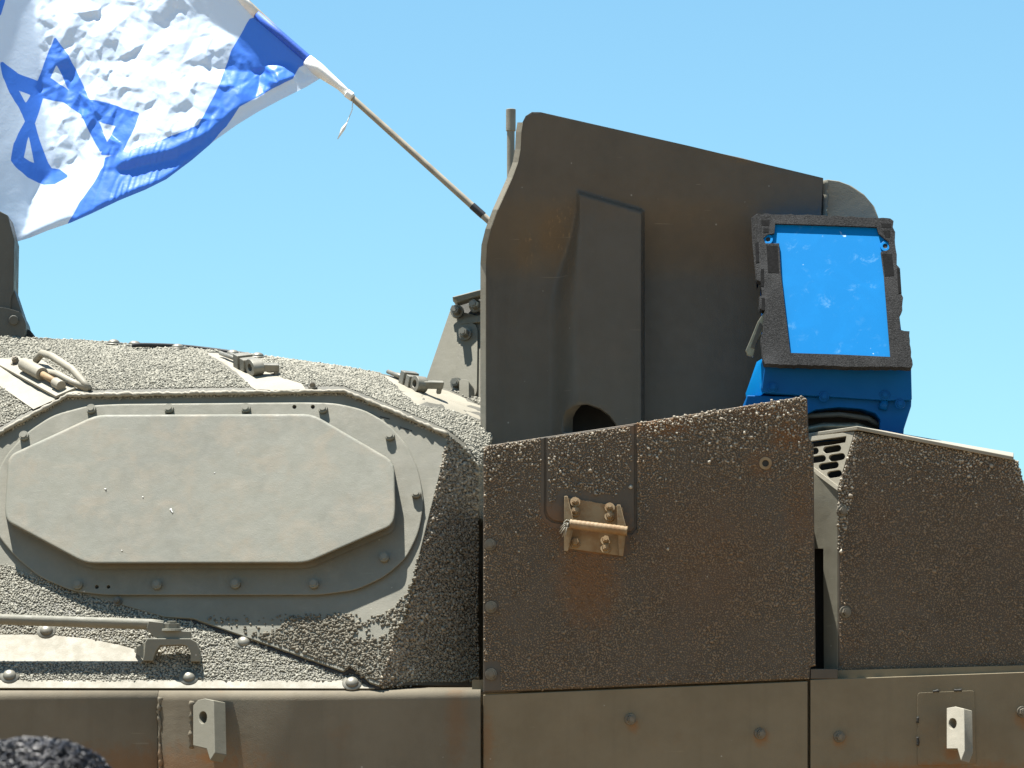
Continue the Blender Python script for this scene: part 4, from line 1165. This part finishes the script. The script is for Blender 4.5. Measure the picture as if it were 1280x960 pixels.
# crumpled facets: random heights on scattered points, flat triangles between them
def facets(sp, stretch, ang, seed):
    rg = np.random.default_rng(seed)
    ca, sa = math.cos(ang), math.sin(ang)
    ext = 360
    a = np.arange(-ext, ext, sp * stretch); b_ = np.arange(-ext, ext, sp)
    A_, B_ = np.meshgrid(a, b_)
    A_ = (A_ + rg.uniform(-.48, .48, A_.shape) * sp * stretch).ravel(); B_ = (B_ + rg.uniform(-.48, .48, B_.shape) * sp).ravel()
    X_ = A_ * ca - B_ * sa + 160; Y_ = A_ * sa + B_ * ca + 120
    k = (X_ > U0 - 40) & (X_ < U1 + 40) & (Y_ > V0 - 40) & (Y_ < V1 + 40)
    X_, Y_ = X_[k], Y_[k]; H_ = rg.normal(0, 1, len(X_))
    # the two families of points alternate ridge and valley
    rr = delaunay_2d_cdt([Vector((p, q)) for p, q in zip(X_, Y_)], [], [], 0, 1e-4)
    vx = np.array([p[0] for p in rr[0]]); vy = np.array([p[1] for p in rr[0]]); hh_ = np.array([H_[o[0]] for o in rr[3]])
    out_ = np.zeros(GU.shape)
    for f_ in rr[2]:
        i, j, l = f_[:3]
        x0, x1 = int(max(U0, math.floor(min(vx[[i, j, l]])))), int(min(U1, math.ceil(max(vx[[i, j, l]]))))
        y0, y1 = int(max(V0, math.floor(min(vy[[i, j, l]])))), int(min(V1, math.ceil(max(vy[[i, j, l]]))))
        if x1 < x0 or y1 < y0: continue
        gx2, gy2 = np.meshgrid(np.arange(x0, x1 + 1), np.arange(y0, y1 + 1))
        den = (vy[j] - vy[l]) * (vx[i] - vx[l]) + (vx[l] - vx[j]) * (vy[i] - vy[l])
        if abs(den) < 1e-9: continue
        w0 = ((vy[j] - vy[l]) * (gx2 - vx[l]) + (vx[l] - vx[j]) * (gy2 - vy[l])) / den
        w1 = ((vy[l] - vy[i]) * (gx2 - vx[l]) + (vx[i] - vx[l]) * (gy2 - vy[l])) / den
        w2 = 1 - w0 - w1
        mk = (w0 >= -1e-6) & (w1 >= -1e-6) & (w2 >= -1e-6)
        sub = out_[y0 - V0:y1 - V0 + 1, x0 - U0:x1 - U0 + 1]
        sub[mk] = (w0 * hh_[i] + w1 * hh_[j] + w2 * hh_[l])[mk]
    return out_
cr = facets(24, 2.3, 2.15, 15) * .0072 + facets(12, 2.6, 2.25, 16) * .0044 + facets(6, 2.4, 2.05, 8) * .0016 + facets(4.5, 1.3, .6, 7) * .00035
Yf = Yf + cr * NA
# tight gathers across the rolled lower stripe
gat = np.abs(vnoise(np.stack([P2[:, 0] * .16 + P2[:, 1] * .05, P2[:, 1] * .02], 1), 1.0, 31)).reshape(GU.shape)
gm = blur(inpoly(GU, GV, [(120, 190), (250, 150), (290, 150), (240, 215), (90, 285)]).astype(float), 4)
Yf = Yf - gat * gm * .0038
def flag_y(u, v):
    u = np.clip(u, U0, U1 - 1.001) - U0; v = np.clip(v, V0, V1 - 1.001) - V0
    i = u.astype(int); j = v.astype(int); a = u - i; b = v - j
    return Yf[j, i] * (1 - a) * (1 - b) + Yf[j, i + 1] * a * (1 - b) + Yf[j + 1, i] * (1 - a) * b + Yf[j + 1, i + 1] * a * b
sil = [(-60, -70), (218, -72), (301, -3), (316, 14), (322, 22), (352, 47), (386, 74), (398, 86), (402, 97), (384, 108), (352, 124), (322, 140), (296, 156), (268, 176), (240, 200), (208, 224), (182, 237), (150, 250), (112, 268), (88, 278.5), (60, 288), (38, 297), (18, 303), (-10, 310), (-60, 320)]
gu, gv = np.meshgrid(np.arange(-58, 402, 1.4), np.arange(-68, 322, 1.4))
gu = (gu + rng.uniform(-.3, .3, gu.shape)).ravel(); gv = (gv + rng.uniform(-.3, .3, gv.shape)).ravel()
m_ = poly_sdf(gu, gv, sil) < -1.0
bp_ = []
for i in range(len(sil)):
    a = Vector(sil[i]); b = Vector(sil[(i + 1) % len(sil)]); k = max(1, int((b - a).length / 3))
    bp_ += [tuple(a.lerp(b, q / k)) for q in range(k)]
pts = bp_ + list(zip(gu[m_].tolist(), gv[m_].tolist()))
res = delaunay_2d_cdt([Vector(p) for p in pts], [(i, (i + 1) % len(bp_)) for i in range(len(bp_))], [], 1, 1e-4)
cu = np.array([p[0] for p in res[0]]); cv = np.array([p[1] for p in res[0]]); cy = flag_y(cu, cv)
me = bpy.data.meshes.new('cloth')
fo = np.array(flag.location)
me.from_pydata([tuple(np.array(onYf(a, b, y)) - fo) for a, b, y in zip(cu, cv, cy)], [], [list(f) for f in res[2]])
me.update()
def poly_band(pl, wd):
    d = np.full(cu.shape, 1e9)
    for i in range(len(pl) - 1):
        w0 = wd[i] if isinstance(wd, list) else wd
        d = np.minimum(d, seg_dist(cu, cv, pl[i], pl[i + 1]) - w0)
    return d
wob = 1.4 * vnoise(np.stack([cu, cv], 1), .09, 41)
star = np.minimum.reduce([
    poly_sdf(cu, cv, [(69, 49), (76, 62), (60, 98), (45, 146), (33, 172), (27, 198), (36, 204), (58, 212), (74, 214), (82, 220), (68, 228), (55, 229), (36, 220), (22, 208), (15.5, 200), (19, 180), (33, 152), (34, 130), (48, 105), (56, 84)]),
    poly_sdf(cu, cv, [(69, 49), (84, 70), (100, 104), (112, 130), (125, 160), (135, 186), (126, 188), (118, 172), (106, 148), (98, 130), (86, 108), (74, 82), (66, 70)]),
    poly_sdf(cu, cv, [(3, 80), (22, 94), (48, 104), (60, 98), (98, 124), (130, 130), (172, 143), (166, 158), (150, 192), (128, 192), (142, 168), (148, 156), (130, 152), (104, 142), (80, 126), (46, 120), (20, 110)]),
    poly_sdf(cu, cv, [(3, 80), (12, 98), (24, 118), (34, 136), (40, 150), (48, 176), (58, 204), (66, 218), (52, 222), (46, 206), (40, 180), (36, 160), (30, 142), (14, 116), (6, 96)])])
stripe = poly_sdf(cu, cv, [(312, 23), (330, 20), (392, 74), (374, 84), (366, 98), (338, 113), (299, 133), (283, 158), (262, 181), (250, 205), (200, 245), (84, 290), (85, 279), (100, 252), (116, 230), (129, 208), (131, 197), (160, 188), (200, 176), (248, 156), (260, 134), (275, 104), (290, 62)])
topb = poly_sdf(cu, cv, [(-90, -90), (14, -90), (8, -20), (6, 2), (1, 18), (-12, 30), (-90, 40)])
sd = np.minimum.reduce([star - 2.2, stripe, topb]) + wob * .5
at = me.attributes.new('print', 'FLOAT', 'POINT'); at.data.foreach_set('value', sd.astype(np.float32))
for p in me.polygons: p.use_smooth = True
m = bpy.data.materials.new('flag_cloth'); m.use_nodes = True; t = m.node_tree; t.nodes.clear()
out = nn(t, 'ShaderNodeOutputMaterial'); at = nn(t, 'ShaderNodeAttribute', attribute_name='print')
ink = maprange(t, at.outputs['Fac'], .5, -.5)
tc = nn(t, 'ShaderNodeTexCoord'); co = tc.outputs['Object']
c = mix(t, ink, (.60, .72, .88), (.052, .19, .72))
df = nn(t, 'ShaderNodeBsdfPrincipled'); df.inputs['Roughness'].default_value = .42; df.inputs['Specular IOR Level'].default_value = .4
tr = nn(t, 'ShaderNodeBsdfTranslucent'); ms = nn(t, 'ShaderNodeMixShader'); ms.inputs[0].default_value = .22
t.links.new(c, df.inputs['Base Color']); t.links.new(c, tr.inputs['Color'])
b = nn(t, 'ShaderNodeBump'); b.inputs['Strength'].default_value = .12; b.inputs['Distance'].default_value = .004
t.links.new(noise_tex(t, co, 60, 4, .55, .8), b.inputs['Height']); t.links.new(b.outputs[0], df.inputs['Normal'])
t.links.new(df.outputs[0], ms.inputs[1]); t.links.new(tr.outputs[0], ms.inputs[2]); t.links.new(ms.outputs[0], out.inputs[0])
M['flag'] = m
cloth = link('cloth', me, m, flag)
# rolled sleeve of cloth round the pole: white, then the blue stripe
sl_pts = [onYf(389, 77, .440), onYf(383, 72, .441), onYf(352, 45, .450), onYf(321, 18.5, .461)]
M['flagblue'] = plain('flag_blue', (.030, .105, .50), .6, 0, .12, .4, 30)
mesh_obj('blue_sleeve', *tube_geo(sl_pts, [.012, .0125, .0125, .0125], 14), M['flagblue'], flag, smooth=True)
mesh_obj('white_sleeve', *tube_geo([onYf(320.5, 18, .461), onYf(300, -4, .470), onYf(210, -92, .50)], .0125, 14), M['white'], flag, smooth=True)

# ================================================================== PERSON (top of the head shows)
py = CAM.y + 4.9
ht = onY(44, 933, py)
per = empty('person', (ht.x, py, 0), 'person with dark curly hair in front of the vehicle at the lower left', 'person')
H = ht.z / 1.0
def skin_body():
    me = bpy.data.meshes.new('body')
    k = H / 7.6
    J = {'pelvis': (0, 0, .52 * H, .135), 'waist': (0, 0, .60 * H, .125), 'chest': (0, .01, .72 * H, .145), 'neckb': (0, .0, .815 * H, .075), 'neck': (0, .005, .85 * H, .055), 'jaw': (0, .02, .895 * H, .07), 'head': (0, .01, .945 * H, .088)}
    for s, n in ((-1, 'l'), (1, 'r')):
        J['sh' + n] = (s * .175, 0, .795 * H, .062); J['el' + n] = (s * .24, -.01, .62 * H, .043); J['wr' + n] = (s * .25, .07, .475 * H, .028); J['hd' + n] = (s * .25, .10, .43 * H, .034)
        J['hip' + n] = (s * .09, 0, .49 * H, .085); J['kn' + n] = (s * .10, .01, .275 * H, .058); J['an' + n] = (s * .105, -.01, .05 * H, .04); J['to' + n] = (s * .12, .15, .025, .032)
    names = list(J); ix = {n: i for i, n in enumerate(names)}
    E = [('pelvis', 'waist'), ('waist', 'chest'), ('chest', 'neckb'), ('neckb', 'neck'), ('neck', 'jaw'), ('jaw', 'head')]
    for n in 'lr': E += [('chest', 'sh' + n), ('sh' + n, 'el' + n), ('el' + n, 'wr' + n), ('wr' + n, 'hd' + n), ('pelvis', 'hip' + n), ('hip' + n, 'kn' + n), ('kn' + n, 'an' + n), ('an' + n, 'to' + n)]
    vs = [J[n][:3] for n in names]; es = [(ix[a], ix[b]) for a, b in E]; rad = [J[n][3] for n in names]
    for n, s in (('l', -1), ('r', 1)):                     # five fingers
        h = Vector(J['hd' + n][:3])
        for q in range(5):
            o = Vector((s * -.004, (q - 1.5) * .019, -.03)) if q < 4 else Vector((-s * .02, .03, .0))
            d = Vector((-s * .006, .012, -.032)) if q < 4 else Vector((-s * .014, .022, -.018))
            i0 = len(vs); vs += [tuple(h + o), tuple(h + o + d), tuple(h + o + d * 1.9 + Vector((-s * .008, 0, 0)))]; rad += [.0095, .0088, .008]
            es += [(ix['hd' + n], i0), (i0, i0 + 1), (i0 + 1, i0 + 2)]
    me.from_pydata(vs, es, [])
    o = bpy.data.objects.new('body', me); C.objects.link(o); o.parent = per
    md = o.modifiers.new('skin', 'SKIN')
    if not me.skin_vertices: bpy.context.view_layer.objects.active = o
    sk = me.skin_vertices[0].data if me.skin_vertices else None
    if sk is None:
        bm = bmesh.new(); bm.from_mesh(me); bm.verts.layers.skin.verify(); bm.to_mesh(me); bm.free(); sk = me.skin_vertices[0].data
    for i, r in enumerate(rad): sk[i].radius = (r, r)
    sk[0].use_root = True
    o.modifiers.new('sub', 'SUBSURF').levels = 2; o.modifiers['sub'].render_levels = 2
    m, t, bs = new_mat('clothes_and_skin')
    tc = nn(t, 'ShaderNodeTexCoord'); sp = nn(t, 'ShaderNodeSeparateXYZ'); t.links.new(tc.outputs['Object'], sp.inputs[0])
    up = maprange(t, sp.outputs[2], .82 * H, .825 * H)
    leg = maprange(t, sp.outputs[2], .53 * H, .535 * H)
    c = mix(t, leg, (.05, .06, .09), (.16, .17, .19)); c = mix(t, up, c, (.42, .26, .18))
    t.links.new(c, bs.inputs['Base Color']); bs.inputs['Roughness'].default_value = .75
    me.materials.append(m)
    return o
skin_body()
hc = Vector((0, .005, ht.z - .115))
m, t, bs = new_mat('black_hair')
g = nn(t, 'ShaderNodeNewGeometry'); r = nn(t, 'ShaderNodeValToRGB'); t.links.new(g.outputs['Random Per Island'], r.inputs[0])
r.color_ramp.elements[0].color = (.005, .005, .007, 1); r.color_ramp.elements[1].color = (.012, .012, .016, 1)
t.links.new(r.outputs[0], bs.inputs['Base Color']); bs.inputs['Roughness'].default_value = .4; bs.inputs['Specular IOR Level'].default_value = .4
M['hair'] = m
mb = MB()
vv = [hc + Vector(tuple(x)) * .108 for x in ICO_V]; 
bmh = bmesh.new(); bmesh.ops.create_uvsphere(bmh, u_segments=24, v_segments=16, radius=.104)
hv = [hc + Vector((v.co.x, v.co.y * 1.1, v.co.z)) for v in bmh.verts]; hf = [[v.index for v in f.verts] for f in bmh.faces if f.calc_center_median().z > -.055]; bmh.free()
mb.add(hv, hf)
for k in range(4500):
    d = Vector((random.gauss(0, 1), random.gauss(0, 1), random.gauss(.35, 1))).normalized()
    if d.z < -.35: continue
    p = hc + Vector((d.x * .104, d.y * .114, d.z * .104)); a = d.orthogonal().normalized(); b2 = d.cross(a); ph = random.uniform(0, 6.28); rr = random.uniform(.004, .009)
    L = random.uniform(.022, .045); tg = (a * math.cos(ph) + b2 * math.sin(ph))
    cl = [p + d * (L * .45 * math.sin(q / 6 * 2.2)) + tg * (L * .8 * q / 6) + b2 * (.003 * math.sin(q * 1.7 + ph)) + a * (.003 * math.cos(q * 1.3 + ph)) for q in range(7)]
    mb.tube(cl, .0012, 3, False)
base_h = Vector(per.location)
hair_v = [v + base_h for v in mb.v]
mesh_obj('hair', hair_v, mb.f, M['hair'], per, fix=False, smooth=True)
fm = plain('skin', (.42, .26, .18), .55)
mbf = MB(); hc2 = hc + base_h
for s in (-1, 1):
    mbf.tube([hc2 + Vector((s * .094, .0, -.02)), hc2 + Vector((s * .103, -.008, -.03)), hc2 + Vector((s * .094, 0, -.05))], [.012, .016, .010], 10)
mbf.tube([hc2 + Vector((0, .095, -.02)), hc2 + Vector((0, .118, -.055)), hc2 + Vector((0, .095, -.062))], [.008, .014, .008], 10)
mbf.build('face_features', fm, per, smooth=True)
